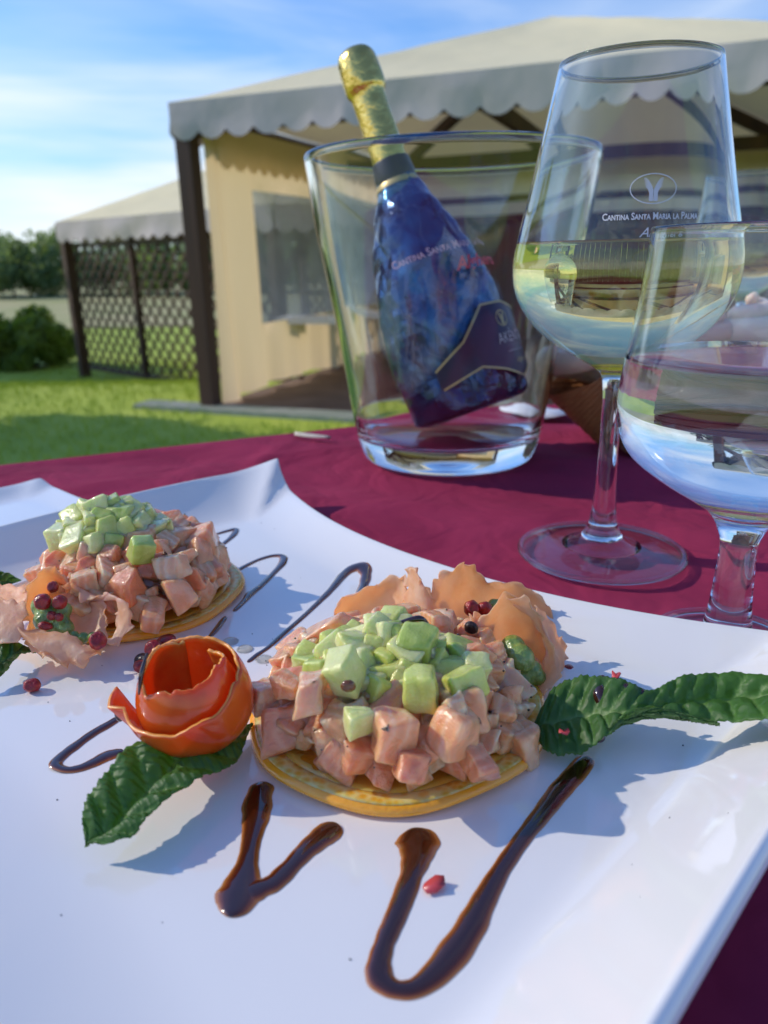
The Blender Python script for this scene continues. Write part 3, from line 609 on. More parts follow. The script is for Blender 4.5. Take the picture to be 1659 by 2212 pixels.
def wtext(s, size, px, py, name, mt, shear=0, fc=None, sp_=1.0, off=0, squeeze=1):
    ph, zz = phi_for(px, py, .1103, .358, .0445); me = text_mesh(s, size, shear, sp_, fc, off); vs2 = [(q_.co.x * squeeze, q_.co.y) for q_ in me.vertices]; fs = [tuple(p.vertices) for p in me.polygons]; wrap_glass(vs2, fs, zz, ph, name, wroot, mt)
wtext('Cantina Santa Maria la Palma', .0036, 1407, 474, 'etched_lettering', M['etch'], 0, .75, 1.0, .00008, .80)
wtext('Alghero', .0052, 1420, 512, 'etched_script', M['etch'], .45, None, .9, 0)

# ------------------------------------------------------------------ ice bucket and bottle
BX, BY = .0495, .559
bo_ = [(0, .0005), (.052, .0005), (.0605, .0015), (.0640, .0055), (.0680, .0180), (.0735, .0479), (.0811, .0981), (.0925, .1608), (.0990, .2080)]
root = empty('ice_bucket', (BX, BY, 0), label='big clear acrylic ice bucket holding the blue wrapped bottle', cat='ice bucket')
out = smooth_prof(bo_, 8); th = .0034
inn = smooth_prof([(0, .0185), (.050, .0185), (.0625, .0205), (.0675, .0330), (.0735 - th, .0500), (.0811 - th, .0981), (.0925 - th, .1608), (.0990 - th, .2080)], 8)
prof = out + [(.0982, .2096), (.0972, .2102), (.0962, .2096)] + list(reversed(inn)); v, f = lathe(prof, 128, (BX, BY, 0)); o = mobj('bucket_body', v, f, M['acrylic'], root); fixn(o)
base = at(1028, 884, Y=.556); base = Vector((.0665, .556, .0350)); topp = at(764, 112, Y=.612)
AX = (topp - base).normalized(); BL = (topp - base).length
fwd = Vector((0, -1, 0)); fwd = (fwd - AX * fwd.dot(AX)).normalized(); sid = fwd.cross(AX).normalized()
if sid.x < 0: sid = -sid
def bpt(s, ph, r): return base + AX * s + (fwd * math.cos(ph) + sid * math.sin(ph)) * r
bprof = smooth_prof([(0, .002), (.030, .0), (.0415, .002), (.0445, .010), (.0458, .035), (.0462, .063), (.0430, .090), (.0380, .111), (.0310, .132), (.0255, .149), (.0180, .166), (.0140, .178), (.0125, .184)], 5)
sc_ = BL / .263
def brad(s):
    for i in range(len(bprof) - 1):
        if bprof[i][1] <= s <= bprof[i + 1][1] and s > .0045: return bprof[i][0] + (bprof[i + 1][0] - bprof[i][0]) * (s - bprof[i][1]) / max(1e-6, bprof[i + 1][1] - bprof[i][1])
    return .044
bot = empty('wrapped_bottle', tuple(base), label='sparkling wine bottle in crinkled blue foil with gold neck, leaning left in the ice bucket', cat='bottle')
bot.rotation_mode = 'QUATERNION'
def body_layer(prof, seg, amp, fr, seed, extra=0, facet=True, rng=None):
    v = []
    for r, s in prof:
        for k in range(seg):
            ph = 2 * math.pi * k / seg; q_ = Vector((math.cos(ph) * r, math.sin(ph) * r, s)) * fr + Vector((seed, 0, 0)); d = noise.voronoi(q_)[0]; n_ = (d[1] - d[0]) - .3 + .8 * noise.noise(q_ * .7)
            rr = max(.0005, r + extra + amp * n_ * min(1, r / .03)); v.append(bpt(s * 1.0, ph, rr))
    return v, [tuple(reversed(x)) for x in grid_faces(len(prof), seg, True)]
v, f = body_layer(bprof, 72, .0030, 42, 3)
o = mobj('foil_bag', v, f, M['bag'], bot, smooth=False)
cpf = [(r, s) for r, s in bprof if .02 < s < .170]; v, f = body_layer(cpf, 60, .0032, 30, 9, .0016); o = mobj('cellophane_wrap', v, f, M['cello'], bot, smooth=False)
gp = smooth_prof([(.0128, .180), (.0126, .200), (.0124, .222), (.0126, .2315), (.0146, .236), (.0150, .243), (.0146, .253), (.0128, .260), (.008, .2635), (0, .2645)], 5); gp = [(r, s * sc_) for r, s in gp]
v, f = body_layer(gp, 48, .0009, 90, 5, 0, False); mobj('gold_foil_neck', v, f, M['gold'], bot)
cb = smooth_prof([(.0150, .172), (.0152, .178), (.0142, .186), (.0138, .1875), (.0126, .188)], 4); v, f = body_layer(cb, 48, .0006, 90, 6); mobj('neck_band', v, f, M['navy'], bot)
cb = smooth_prof([(.0168, .1685), (.0163, .1705), (.0155, .1725)], 4); v, f = body_layer(cb, 48, .0004, 90, 6); mobj('gold_neck_ring', v, f, M['goldprint'], bot)
def wrapb(vs2, faces, s0, phi0, name, mt, off=.0040, rot=0):
    o_ = []
    for p in vs2:
        x, y = p[0], p[1]; s = s0 + y; r = brad(min(.17, max(.006, s))) + off; o_.append(bpt(s, phi0 + x / r, r))
    return mobj(name, o_, faces, mt, bot)
# front label: navy shape with gold border lines
lab = [(-.020, .033), (.004, .046), (.024, .0665), (.044, .066), (.064, .060), (.064, .020), (.046, .0125), (.030, .020), (.012, .0265), (-.018, .020)]
def grid_poly(poly, n=26, m_=12):
    v, f = [], []
    xs_ = [poly[0][0] + (.064 - poly[0][0]) * i / n for i in range(n + 1)]; up_ = [(-.020, .033), (.004, .046), (.024, .0665), (.044, .066), (.064, .060)]; lo_ = [(-.020, .0195), (-.018, .020), (.012, .0265), (.030, .020), (.046, .0125), (.064, .020)]
    def ip(L, x):
        for i in range(len(L) - 1):
            if L[i][0] <= x <= L[i + 1][0]: return L[i][1] + (L[i + 1][1] - L[i][1]) * (x - L[i][0]) / (L[i + 1][0] - L[i][0] + 1e-9)
        return L[-1][1]
    for j in range(m_ + 1):
        for x in xs_: v.append((x, ip(lo_, x) + (ip(up_, x) - ip(lo_, x)) * j / m_))
    return v, grid_faces(m_ + 1, n + 1), up_, lo_
v2, f2, up_, lo_ = grid_poly(lab); LS, LP = 0.0, .05
wrapb(v2, f2, LS, LP, 'front_label', M['navy'], .0042)
def dens(pts, n=8): return [tuple(Vector(pts[i]).lerp(Vector(pts[i + 1]), k / n)) for i in range(len(pts) - 1) for k in range(n)] + [pts[-1]]
v2, f2 = stroke2d(dens(up_), .0016); wrapb(v2, f2, LS, LP, 'gold_border', M['goldprint'], .0046)
v2, f2 = stroke2d(dens(lo_[1:]), .0014); wrapb(v2, f2, LS, LP, 'gold_border', M['goldprint'], .0046)
V, F = emblem(lw=.10); wrapb([(p[0] * .0058, p[1] * .0085) for p in V], F, LS + .0545, LP + .036 / .046, 'gold_emblem', M['goldprint'], .0046)
def btext(s_, size, s0, ph0, name, mt, shear=0, fc=None, off=.0047, sq=1, th_=0):
    me = text_mesh(s_, size, shear, 1, fc, th_); wrapb([(q_.co.x * sq, q_.co.y) for q_ in me.vertices], [tuple(p.vertices) for p in me.polygons], s0, ph0, name, mt, off)
btext('AKÈNTA', .0105, .0375, LP + .042 / .046, 'label_lettering', M['etch'], 0, None, .0047, .8)
btext('cuvée extra dry', .0032, .0305, LP + .042 / .046, 'small_lettering', M['etch'])
btext('Alghero', .0050, .0225, LP + .046 / .046, 'gold_script', M['goldprint'], .4)
btext('Cantina Santa Maria la Palma', .0080, .1080, .45, 'rose_lettering', M['roseprint'], 0, .75, .0072, .85, .0001)
btext('Alghero', .0125, .0925, .78, 'red_script', M['redprint'], .5, None, .0072, 1, .0003)

# ------------------------------------------------------------------ sweets at the back right
def swirl(c, r, h, turns, n=90, thick=.012):
    pth = []; rad = []
    for i in range(n):
        t = i / (n - 1); a = t * turns * 2 * math.pi; rr = r * (1 - t) ** .8; pth.append((c[0] + rr * math.cos(a), c[1] + rr * math.sin(a), c[2] + h * t)); rad.append(thick * (1 - .75 * t))
    return tube(pth, rad, 8)
def cone(px_top, py_top, px_tip, py_tip, Yc, r, label, mc):
    t = at(px_top, py_top, Y=Yc); b = at(px_tip, py_tip, Y=Yc); root = empty('ice_cream_cone', tuple(b), label=label, cat='ice cream', group='waffle cones behind the glasses'); ax = (t - b).normalized(); u = ax.orthogonal().normalized(); w_ = ax.cross(u); L = (t - b).length; v = []; n, m_ = 30, 36
    for i in range(n + 1):
        for k in range(m_):
            a = 2 * math.pi * k / m_; s = i / n; rr = .004 + (r - .004) * s; g = .0009 * (1 if ((k + i) % 4 == 0 or (k - i) % 4 == 0) else 0); v.append(b + ax * L * s + (u * math.cos(a) + w_ * math.sin(a)) * (rr + g))
    mobj('waffle_cone', v, grid_faces(n + 1, m_, True), M['wafer'], root, smooth=False)
    vv, ff = swirl((t.x, t.y, t.z), r * .75, r * 1.5, 2.3, thick=r * .42); mobj('cream_swirl', vv, ff, mc, root)
cone(1256, 812, 1318, 968, .60, .032, 'waffle ice cream cone leaning behind the wine glass stem', M['cream'])
# wooden serving block
c_ = at(1355, 975, z=0); root = empty('wooden_holder', (c_.x + .085, .585, 0), label='dark brown ribbed wooden holder standing behind the water glass', cat='holder')
bx0 = c_.x - .004; 
for j in range(9):
    bm = bmesh.new(); box(bm, (bx0 + .105, .600, .0042 + j * .0085), (.21 - (j % 2) * .002, .09 - (j % 2) * .002, .0079)); bmesh.ops.bevel(bm, geom=bm.edges, offset=.0012, segments=1, affect='EDGES'); bmobj('plank', bm, M['wood2'], root, False)
for i, (px, Y_, r, mc, lb) in enumerate([(1515, .59, .024, 'creampink', 'brownish pink cream mound on the wooden holder behind the water glass'), (1612, .59, .030, 'cream', 'pale cream mound on the wooden holder at the right edge')]):
    p = at(px, 765, Y=Y_); vv, ff = swirl((p.x, Y_, .078), r * .8, r * 1.15, 2.6, thick=r * .45); tagit(mobj('cream_mound', vv, ff, M[mc]), label=lb, cat='dessert')

# ------------------------------------------------------------------ food: salmon tartare
def dice_mesh(seed, jit=.2, name='d', flat=1.0):
    r = random.Random(seed); bm = bmesh.new(); bmesh.ops.create_cube(bm, size=1)
    for vv in bm.verts: vv.co += Vector((r.uniform(-jit, jit), r.uniform(-jit, jit), r.uniform(-jit, jit)))
    if r.random() < .5:
        bmesh.ops.bisect_plane(bm, geom=bm.verts[:] + bm.edges[:] + bm.faces[:], plane_co=(r.uniform(.25, .4),) * 3, plane_no=(r.uniform(.4, 1), r.uniform(.2, 1), r.uniform(-.4, 1)), clear_outer=True)
        bmesh.ops.holes_fill(bm, edges=bm.edges)
    bmesh.ops.bevel(bm, geom=bm.edges, offset=.13, segments=3, affect='EDGES', profile=.5); bmesh.ops.triangulate(bm, faces=[x for x in bm.faces if len(x.verts) > 4]); bmesh.ops.subdivide_edges(bm, edges=[e_ for e_ in bm.edges if e_.calc_length() > .4], cuts=2, use_grid_fill=True)
    for vv in bm.verts: vv.co += Vector((noise.noise(vv.co * 2.2 + Vector((seed, 0, 0))), noise.noise(vv.co * 2.2 + Vector((0, seed, 0))), noise.noise(vv.co * 2.2 + Vector((0, 0, seed))))) * .08
    me = bpy.data.meshes.new(name); bm.to_mesh(me); bm.free(); me.polygons.foreach_set('use_smooth', [True] * len(me.polygons)); return me
SD = {}
for k, mname in enumerate(['salmon', 'salmon2', 'salmon3']):
    SD[mname] = []
    for j in range(6): me = dice_mesh(100 + 10 * k + j, .25, 'salmon_cube'); me.materials.append(M[mname]); SD[mname].append(me)
CD = {}
for k, mname in enumerate(['cuke', 'cuke2', 'cuke3']):
    CD[mname] = []
    for j in range(6): me = dice_mesh(200 + 10 * k + j, .11, 'cucumber_cube'); me.materials.append(M[mname]); CD[mname].append(me)
def put(name, me, root, loc, size, rot):
    o = bpy.data.objects.new(name, me); sc.collection.objects.link(o); o.parent = root; o.location = Vector(loc) - root.location; o.scale = size; o.rotation_euler = rot; return o
def dome(cx, cy, z0_, r0, r1, h, m_, root):
    prof = smooth_prof([(r0, 0), (r0 * 1.0, h * .3), (r1, h * .8), (r1 * .7, h), (0, h * 1.04)], 4); v, f = lathe(prof, 40, (cx, cy, z0_))
    v = [Vector(p) + Vector((noise.noise(Vector(p) * 120), noise.noise(Vector(p) * 120 + Vector((5, 0, 0))), noise.noise(Vector(p) * 120 + Vector((0, 9, 0))))) * .003 for p in v]; o = mobj('salmon_base', v, f, m_, root); fixn(o)
def tartare(cx, cy, zb, R_, H_, seed, label, extra=()):
    r = random.Random(seed); root = empty('salmon_tartare', (cx, cy, zb), label=label, cat='tartare', group='salmon tartares on the plate')
    dome(cx, cy, zb, R_ * .80, R_ * .66, H_ * .80, M['salmon3'], root)
    names = ['salmon', 'salmon', 'salmon2', 'salmon3']
    for (rr, zz, n, sz) in ((R_ - .0042, .005, 29, .0104), (R_ - .0055, .0145, 28, .0108), (R_ - .0100, .0235, 23, .0106), (R_ - .0175, .0300, 14, .0108), (R_ - .027, .0330, 8, .010)):
        zz = zz * H_ / .034
        for k in range(n):
            a = 2 * math.pi * (k + r.uniform(-.28, .28)) / n + zz * 70; q_ = rr + r.uniform(-.0018, .0016); s = sz * r.uniform(.72, 1.16)
            put('salmon_cube', r.choice(SD[r.choice(names)]), root, (cx + q_ * math.cos(a), cy + q_ * math.sin(a), zb + max(zz, s * .46) + r.uniform(-.0012, .0016)), (s * r.uniform(.75, 1.25), s * r.uniform(.7, 1.05), s * r.uniform(.7, 1.05)), (r.uniform(-.6, .6), r.uniform(-.6, .6), r.uniform(0, 6.28)))
    for (x, y, z, s, mn) in extra:
        put('salmon_cube', r.choice(SD[mn]), root, (x, y, z), (s, s * .85, s * .9), (r.uniform(-.4, .4), r.uniform(-.4, .4), r.uniform(0, 6.28)))
    # black pepper specks
    v, f = [], []
    for k in range(46):
        a = r.random() * 6.28; zz = r.uniform(.006, H_); rr = (R_ + .0015) * (1 if zz < H_ * .7 else .8); p = Vector((cx + rr * math.cos(a), cy + rr * math.sin(a), zb + zz)); s = r.uniform(.00022, .0005); b0 = len(v)
        v += [p + Vector(d) * s for d in ((1, 0, 0), (-1, 0, 0), (0, 1, 0), (0, -1, 0), (0, 0, 1), (0, 0, -1))]; f += [tuple(b0 + i for i in t) for t in ((0, 2, 4), (2, 1, 4), (1, 3, 4), (3, 0, 4), (2, 0, 5), (1, 2, 5), (3, 1, 5), (0, 3, 5))]
    mobj('pepper_specks', v, f, M['speck'], root, smooth=False, kind='stuff')
    return root
def orange(cx, cy, z, r_, label, tilt=(0, 0)):
    root = empty('orange_slice', (cx, cy, z), label=label, cat='orange slice', group='orange slices under the tartares')
    def ring(prof, nm, m_, disp=0):
        v, f = lathe([(a_, b_ * .74) for a_, b_ in prof], 120, (cx, cy, z)); vv = []
        for p in v:
            p = Vector(p); a = math.atan2(p.y - cy, p.x - cx); rr = math.hypot(p.x - cx, p.y - cy); kx = 1 + .012 * math.sin(3 * a + 1) + .008 * math.sin(7 * a); dz = .0006 * math.sin(5 * a + cx * 90) * (rr / r_) ** 3 + (tilt[0] * (p.x - cx) + tilt[1] * (p.y - cy))
            vv.append((cx + (p.x - cx) * kx, cy + (p.y - cy) * kx, p.z + dz + disp * (noise.noise(p * 600))))
        o = mobj(nm, vv, f, m_, root); fixn(o)
    ring([(0, .0), (r_ * .90, .0), (r_ * .975, .0006), (r_, .0022), (r_ * .992, .0040), (r_ * .955, .0050), (r_ * .925, .0050), (r_ * .915, .0046), (0, .0040)], 'rind', M['orange_rind'])
    ring([(0, .0042), (r_ * .55, .0045), (r_ * .80, .0046), (r_ * .865, .0048), (r_ * .87, .0040)], 'pulp', M['orange_flesh'], .0001)
    ring([(r_ * .85, .0041), (r_ * .862, .0048), (r_ * .90, .0051), (r_ * .945, .0053), (r_ * .962, .0049), (r_ * .94, .0042)], 'pith', M['orange_pulp'], 0)
    return root
T1 = Vector((.0028, .2085)); T2 = Vector((-.108, .303))
orange(T1.x, T1.y, .0068, .0475, 'orange slice under the near tartare, front rim showing its pores')
orange(T2.x, T2.y, pz(T2.x, T2.y) + .001, .0450, 'orange slice under the far tartare, dark glaze on its right rim', (-.02, .03))
def pt3(px, py, Y): return tuple(at(px, py, Y=Y))
ex = []
for px, py, Y, s, mn in [(572, 1505, .196, .013, 'salmon2'), (668, 1500, .180, .0150, 'salmon2'), (620, 1480, .190, .012, 'salmon'), (690, 1385, .235, .011, 'salmon2'), (985, 1395, .236, .013, 'salmon3'), (1075, 1410, .226, .011, 'salmon2'), (1095, 1470, .212, .014, 'salmon'), (985, 1580, .170, .0175, 'salmon'), (850, 1590, .168, .0165, 'salmon'), (1125, 1600, .186, .0165, 'salmon'), (1025, 1640, .168, .014, 'salmon3'), (890, 1655, .163, .014, 'salmon3'), (735, 1560, .176, .012, 'salmon'), (980, 1545, .172, .011, 'salmon2')]:
    p = at(px, py, Y=Y); ex.append((p.x, p.y, p.z, s * .70, mn))
tartare(T1.x, T1.y, .0098, .0405, .0200, 3, 'mound of diced raw salmon on the near orange slice, beside the tomato rose', ex)
zb2 = pz(T2.x, T2.y) + .0055; ex = []
for px, py, Y, s, mn in [(275, 1255, .268, .018, 'salmon3'), (370, 1215, .275, .016, 'salmon2'), (385, 1275, .268, .018, 'salmon'), (140, 1165, .325, .013, 'salmon'), (85, 1235, .30, .012, 'salmon2'), (440, 1240, .29, .015, 'salmon'), (180, 1245, .27, .013, 'salmon2'), (330, 1320, .262, .018, 'salmon')]:
    p = at(px, py, Y=Y); ex.append((p.x, p.y, p.z - .002, s * .70, mn))
tartare(T2.x, T2.y, zb2, .0380, .0235, 5, 'mound of diced raw salmon on the far orange slice, beside the left carrot flower', ex)
def cukes(c, zb, rx, hh, seed, label, listpx=()):
    r = random.Random(seed); root = empty('cucumber_topping', (c.x, c.y, zb), label=label, cat='cucumber', group='diced cucumber toppings'); names = ['cuke', 'cuke2', 'cuke', 'cuke3', 'cuke2']
    for (rr, zz, n) in ((rx, .003, 16), (rx * .72, .007, 12), (rx * .42, .0110, 8), (0, .0140, 1), (rx * .2, .0135, 3), (rx * .55, .002, 8)):
        for k in range(n):
            a = 2 * math.pi * (k + r.uniform(-.3, .3)) / n; s = .0098 * r.uniform(.78, 1.15); q_ = rr * r.uniform(.9, 1.1)
            put('cucumber_cube', r.choice(CD[r.choice(names)]), root, (c.x + q_ * 1.12 * math.cos(a), c.y + q_ * .80 * math.sin(a), zb + zz * hh + r.uniform(-.001, .001)), (s * r.uniform(.85, 1.3), s * r.uniform(.8, 1.0), s * r.uniform(.8, 1.0)), (r.uniform(-.5, .5), r.uniform(-.5, .5), r.uniform(0, 6.28)))
    for px, py, Y, s, mn in listpx:
        p = at(px, py, Y=Y); s *= .74; put('cucumber_cube', r.choice(CD[mn]), root, p, (s, s * .85, s), (r.uniform(-.35, .35), r.uniform(-.35, .35), r.uniform(0, 1.5)))
cukes(Vector((T1.x - .003, T1.y - .0060)), .0262, .0195, .75, 11, 'heap of pale green diced cucumber on the near tartare', [(775, 1555, .172, .0095, 'cuke2'), (900, 1390, .20, .0165, 'cuke3'), (850, 1350, .214, .013, 'cuke'), (1000, 1480, .186, .013, 'cuke'), (1025, 1445, .196, .012, 'cuke2'), (910, 1480, .180, .014, 'cuke'), (745, 1455, .184, .014, 'cuke2')])
cukes(Vector((T2.x - .0085, T2.y + .001)), zb2 + .0225, .0180, .90, 12, 'heap of pale green diced cucumber on the far tartare', [(255, 1115, .305, .017, 'cuke'), (305, 1185, .275, .0125, 'cuke3')])

# ------------------------------------------------------------------ carrot ribbons
def patch(name, rows, mt, root, sub=7, th=.0006, ragged=.0016, seed=0, rim=(1, 1, 1, 1)):
    """rows: list of rows of (px,py,Y) control points, catmull surface"""
    P = [[Vector(at(a, b, Y=Y)) for (a, b, Y) in row] for row in rows]
    P = [[Vector(x) for x in smooth_prof([tuple(p) for p in row], sub)] for row in P]
    cols = list(zip(*P)); G = [[Vector(x) for x in smooth_prof([tuple(p) for p in col], sub)] for col in cols]; nu, nv = len(G), len(G[0]); v = []
    for i in range(nu):
        for j in range(nv):
            p = G[i][j].copy(); e_ = max(0, 1 - min(i, nu - 1 - i, j, nv - 1 - j) / 2.0)
            jj = Vector((noise.noise(p * 420 + Vector((seed, 0, 0))), noise.noise(p * 420 + Vector((0, seed, 3))), noise.noise(p * 420 + Vector((7, 0, seed))))); p += jj * (.0003 + ragged * 2.0 * e_); p += Vector((0, 1, 0)) * .0016 * noise.noise(p * 110 + Vector((seed, 0, 0))); v.append(p)
    o = mobj(name, v, grid_faces(nu, nv), mt, root); md = o.modifiers.new('s', 'SOLIDIFY'); md.thickness = th; md.offset = 0; sb = o.modifiers.new('u', 'SUBSURF'); sb.levels = 1; sb.render_levels = 1; return o
cf = empty('carrot_flower', tuple(at(1060, 1400, Y=.245)), label='flower of thin carrot ribbons behind the near tartare', cat='carrot flower', group='carrot ribbon flowers')
C = M['carrot']
patch('carrot_ribbon', [[(718, 1322, .268), (745, 1285, .272), (812, 1262, .273), (866, 1243, .268), (880, 1264, .262)], [(712, 1350, .266), (750, 1325, .275), (815, 1310, .276), (865, 1295, .270), (874, 1300, .262)], [(700, 1400, .260), (760, 1400, .262), (820, 1400, .262), (870, 1380, .258), (876, 1360, .254)]], C, cf, seed=1)
patch('carrot_ribbon', [[(883, 1222, .262), (893, 1226, .256), (908, 1252, .250)], [(880, 1262, .262), (905, 1258, .251), (930, 1300, .247)], [(866, 1330, .260), (898, 1330, .248), (938, 1348, .243)], [(860, 1400, .252), (898, 1400, .242), (940, 1400, .24)]], C, cf, seed=2)
patch('carrot_ribbon', [[(927, 1278, .256), (968, 1236, .262), (1010, 1214, .262), (1062, 1258, .268), (1130, 1266, .272), (1192, 1312, .268)], [(926, 1315, .254), (975, 1300, .266), (1025, 1298, .272), (1080, 1300, .276), (1135, 1306, .276), (1200, 1345, .266)], [(928, 1370, .248), (985, 1380, .256), (1040, 1380, .258), (1090, 1380, .260), (1140, 1375, .262), (1196, 1385, .258)], [(935, 1430, .240), (990, 1440, .245), (1040, 1440, .245), (1090, 1440, .245), (1140, 1440, .245), (1190, 1440, .245)]], C, cf, seed=3)
patch('carrot_ribbon', [[(1036, 1345, .228), (1088, 1290, .229), (1140, 1300, .233), (1168, 1345, .236)], [(1048, 1385, .228), (1100, 1372, .241), (1150, 1375, .243), (1190, 1402, .234)], [(1085, 1435, .234), (1122, 1440, .244), (1160, 1440, .241), (1192, 1450, .229)], [(1118, 1490, .224), (1140, 1496, .228), (1160, 1494, .226), (1180, 1478, .221)]], C, cf, seed=4)
patch('carrot_ribbon', [[(1088, 1290, .227), (1140, 1298, .228), (1172, 1340, .226)], [(1150, 1340, .229), (1180, 1375, .226), (1200, 1420, .222)], [(1185, 1410, .226), (1196, 1440, .221), (1200, 1462, .218)], [(1150, 1500, .216), (1165, 1503, .214), (1180, 1498, .214)], [(1105, 1493, .214), (1112, 1500, .212), (1120, 1506, .212)]], C, cf, seed=5)
patch('carrot_ribbon', [[(1150, 1300, .244), (1196, 1345, .243), (1208, 1375, .242), (1222, 1418, .240)], [(1168, 1350, .240), (1192, 1385, .236), (1202, 1420, .234), (1218, 1462, .232)], [(1178, 1440, .228), (1186, 1462, .226), (1192, 1482, .226), (1202, 1488, .228)], [(1150, 1492, .219), (1160, 1500, .218), (1170, 1502, .218), (1182, 1496, .220)]], C, cf, seed=6)
patch('carrot_ribbon', [[(1010, 1335, .228), (1035, 1330, .232), (1052, 1350, .234)], [(1008, 1365, .226), (1030, 1370, .230), (1050, 1385, .232)], [(1040, 1410, .224), (1055, 1420, .226), (1070, 1425, .228)]], C, cf, 5, seed=7)
def blob(name, pts, rads, mt, root=None, **tags):
    bm = bmesh.new()
    for p, r in zip(pts, rads): bmesh.ops.create_icosphere(bm, subdivisions=2, radius=r, matrix=Matrix.Translation(p))
    o = bmobj(name, bm, mt, root, **tags); md = o.modifiers.new('r', 'REMESH'); md.mode = 'VOXEL'; md.voxel_size = min(rads) * .22; md.use_smooth_shade = True
    sm = o.modifiers.new('s', 'SMOOTH'); sm.iterations = 5; sm.factor = .5; return o
V3 = lambda a, b, Y: Vector(at(a, b, Y=Y))
blob('green_sauce', [V3(1108, 1398, .224), V3(1122, 1422, .220), V3(1112, 1445, .222), V3(1145, 1448, .221), V3(1160, 1462, .220), V3(1125, 1470, .219)], [.0044, .0052, .0045, .0042, .0032, .0038], M['pesto'], label='green herb sauce inside the carrot flower behind the near tartare', cat='sauce')
blob('green_sauce', [V3(1066, 1305, .262), V3(1074, 1302, .262)], [.0022, .0016], M['pesto'], label='small dab of green sauce beside the two red peppercorns on the carrot flower', cat='sauce')
cf2 = empty('carrot_flower', tuple(at(120, 1400, Y=.25)), label='flower of thin carrot ribbons at the left edge, in front of the far tartare', cat='carrot flower', group='carrot ribbon flowers')
patch('carrot_ribbon', [[(58, 1265, .262), (92, 1230, .268), (134, 1233, .270), (158, 1262, .268)], [(54, 1305, .262), (95, 1280, .278), (135, 1285, .279), (168, 1300, .270)], [(62, 1350, .258), (100, 1350, .268), (140, 1352, .270), (175, 1350, .266)], [(80, 1385, .252), (110, 1392, .256), (140, 1395, .258), (170, 1395, .258)]], C, cf2, seed=11)
patch('carrot_ribbon', [[(140, 1258, .268), (160, 1262, .266), (172, 1298, .262)], [(185, 1300, .266), (216, 1296, .264), (236, 1290, .262)], [(240, 1284, .262), (262, 1292, .258), (276, 1305, .256)], [(255, 1330, .256), (270, 1340, .252), (283, 1349, .250)], [(235, 1392, .246), (243, 1398, .245), (250, 1402, .244)]], C, cf2, seed=12)
patch('carrot_ribbon', [[(150, 1290, .270), (185, 1298, .268), (225, 1298, .263)], [(150, 1330, .268), (190, 1335, .264), (232, 1345, .256)], [(160, 1375, .260), (190, 1385, .254), (225, 1400, .246)]], C, cf2, 6, seed=13)
patch('carrot_ribbon', [[(30, 1316, .252), (42, 1350, .247), (90, 1362, .246), (132, 1362, .246), (175, 1388, .242), (222, 1404, .240)], [(36, 1345, .246), (60, 1375, .240), (100, 1385, .239), (145, 1390, .238), (185, 1408, .236), (215, 1412, .238)], [(45, 1370, .244), (75, 1400, .238), (115, 1420, .236), (150, 1428, .235), (175, 1428, .235), (192, 1420, .237)]], C, cf2, seed=14)
patch('carrot_ribbon', [[(40, 1372, .246), (75, 1395, .241), (118, 1408, .239), (155, 1414, .238), (190, 1420, .238)], [(52, 1392, .243), (85, 1415, .238), (120, 1430, .236), (155, 1437, .235), (180, 1430, .237)]], C, cf2, 6, seed=15)
patch('carrot_ribbon', [[(-60, 1265, .262), (0, 1292, .258), (52, 1303, .256)], [(-60, 1320, .250), (-5, 1335, .247), (48, 1345, .245)], [(-60, 1385, .243), (0, 1390, .240), (50, 1392, .240)]], C, cf2, seed=16)
patch('carrot_ribbon', [[(-60, 1235, .29), (0, 1263, .285), (55, 1258, .28)], [(-60, 1285, .28), (0, 1295, .275), (58, 1300, .27)], [(-60, 1330, .27), (0, 1340, .265), (58, 1345, .262)]], C, cf2, seed=17)
blob('green_sauce', [V3(92, 1310, .256), V3(110, 1322, .254), V3(96, 1340, .252), V3(125, 1345, .252), V3(140, 1358, .250), V3(100, 1357, .250), V3(138, 1318, .256)], [.0044, .0050, .0042, .0046, .0036, .0036, .0032], M['pesto'], label='green herb sauce with peppercorns inside the left carrot flower', cat='sauce')
blob('green_sauce', [V3(160, 1374, .246), V3(180, 1378, .245), V3(200, 1376, .244), V3(215, 1372, .244)], [.0020, .0022, .0020, .0016], M['pesto'], label='thin tongue of green sauce running right over the left carrot flower', cat='sauce')

# crumbs of pepper on the porcelain
v, f = [], []; rp = random.Random(8)
for k in range(60):
    a_, b_ = rp.uniform(-.8, .95), rp.uniform(-.85, .85); p = plate_pt(a_, b_); s_ = rp.uniform(.00012, .00034); b0 = len(v)
    v += [p + Vector(d) * s_ for d in ((1, 0, 0), (-1, 0, 0), (0, 1, 0), (0, -1, 0), (0, 0, 1.4))]; f += [tuple(b0 + i for i in t) for t in ((0, 2, 4), (2, 1, 4), (1, 3, 4), (3, 0, 4))]
mobj('pepper_crumbs', v, f, M['speck'], None, False, label='tiny scattered pepper crumbs on the white serving plate', cat='pepper crumbs', kind='stuff')
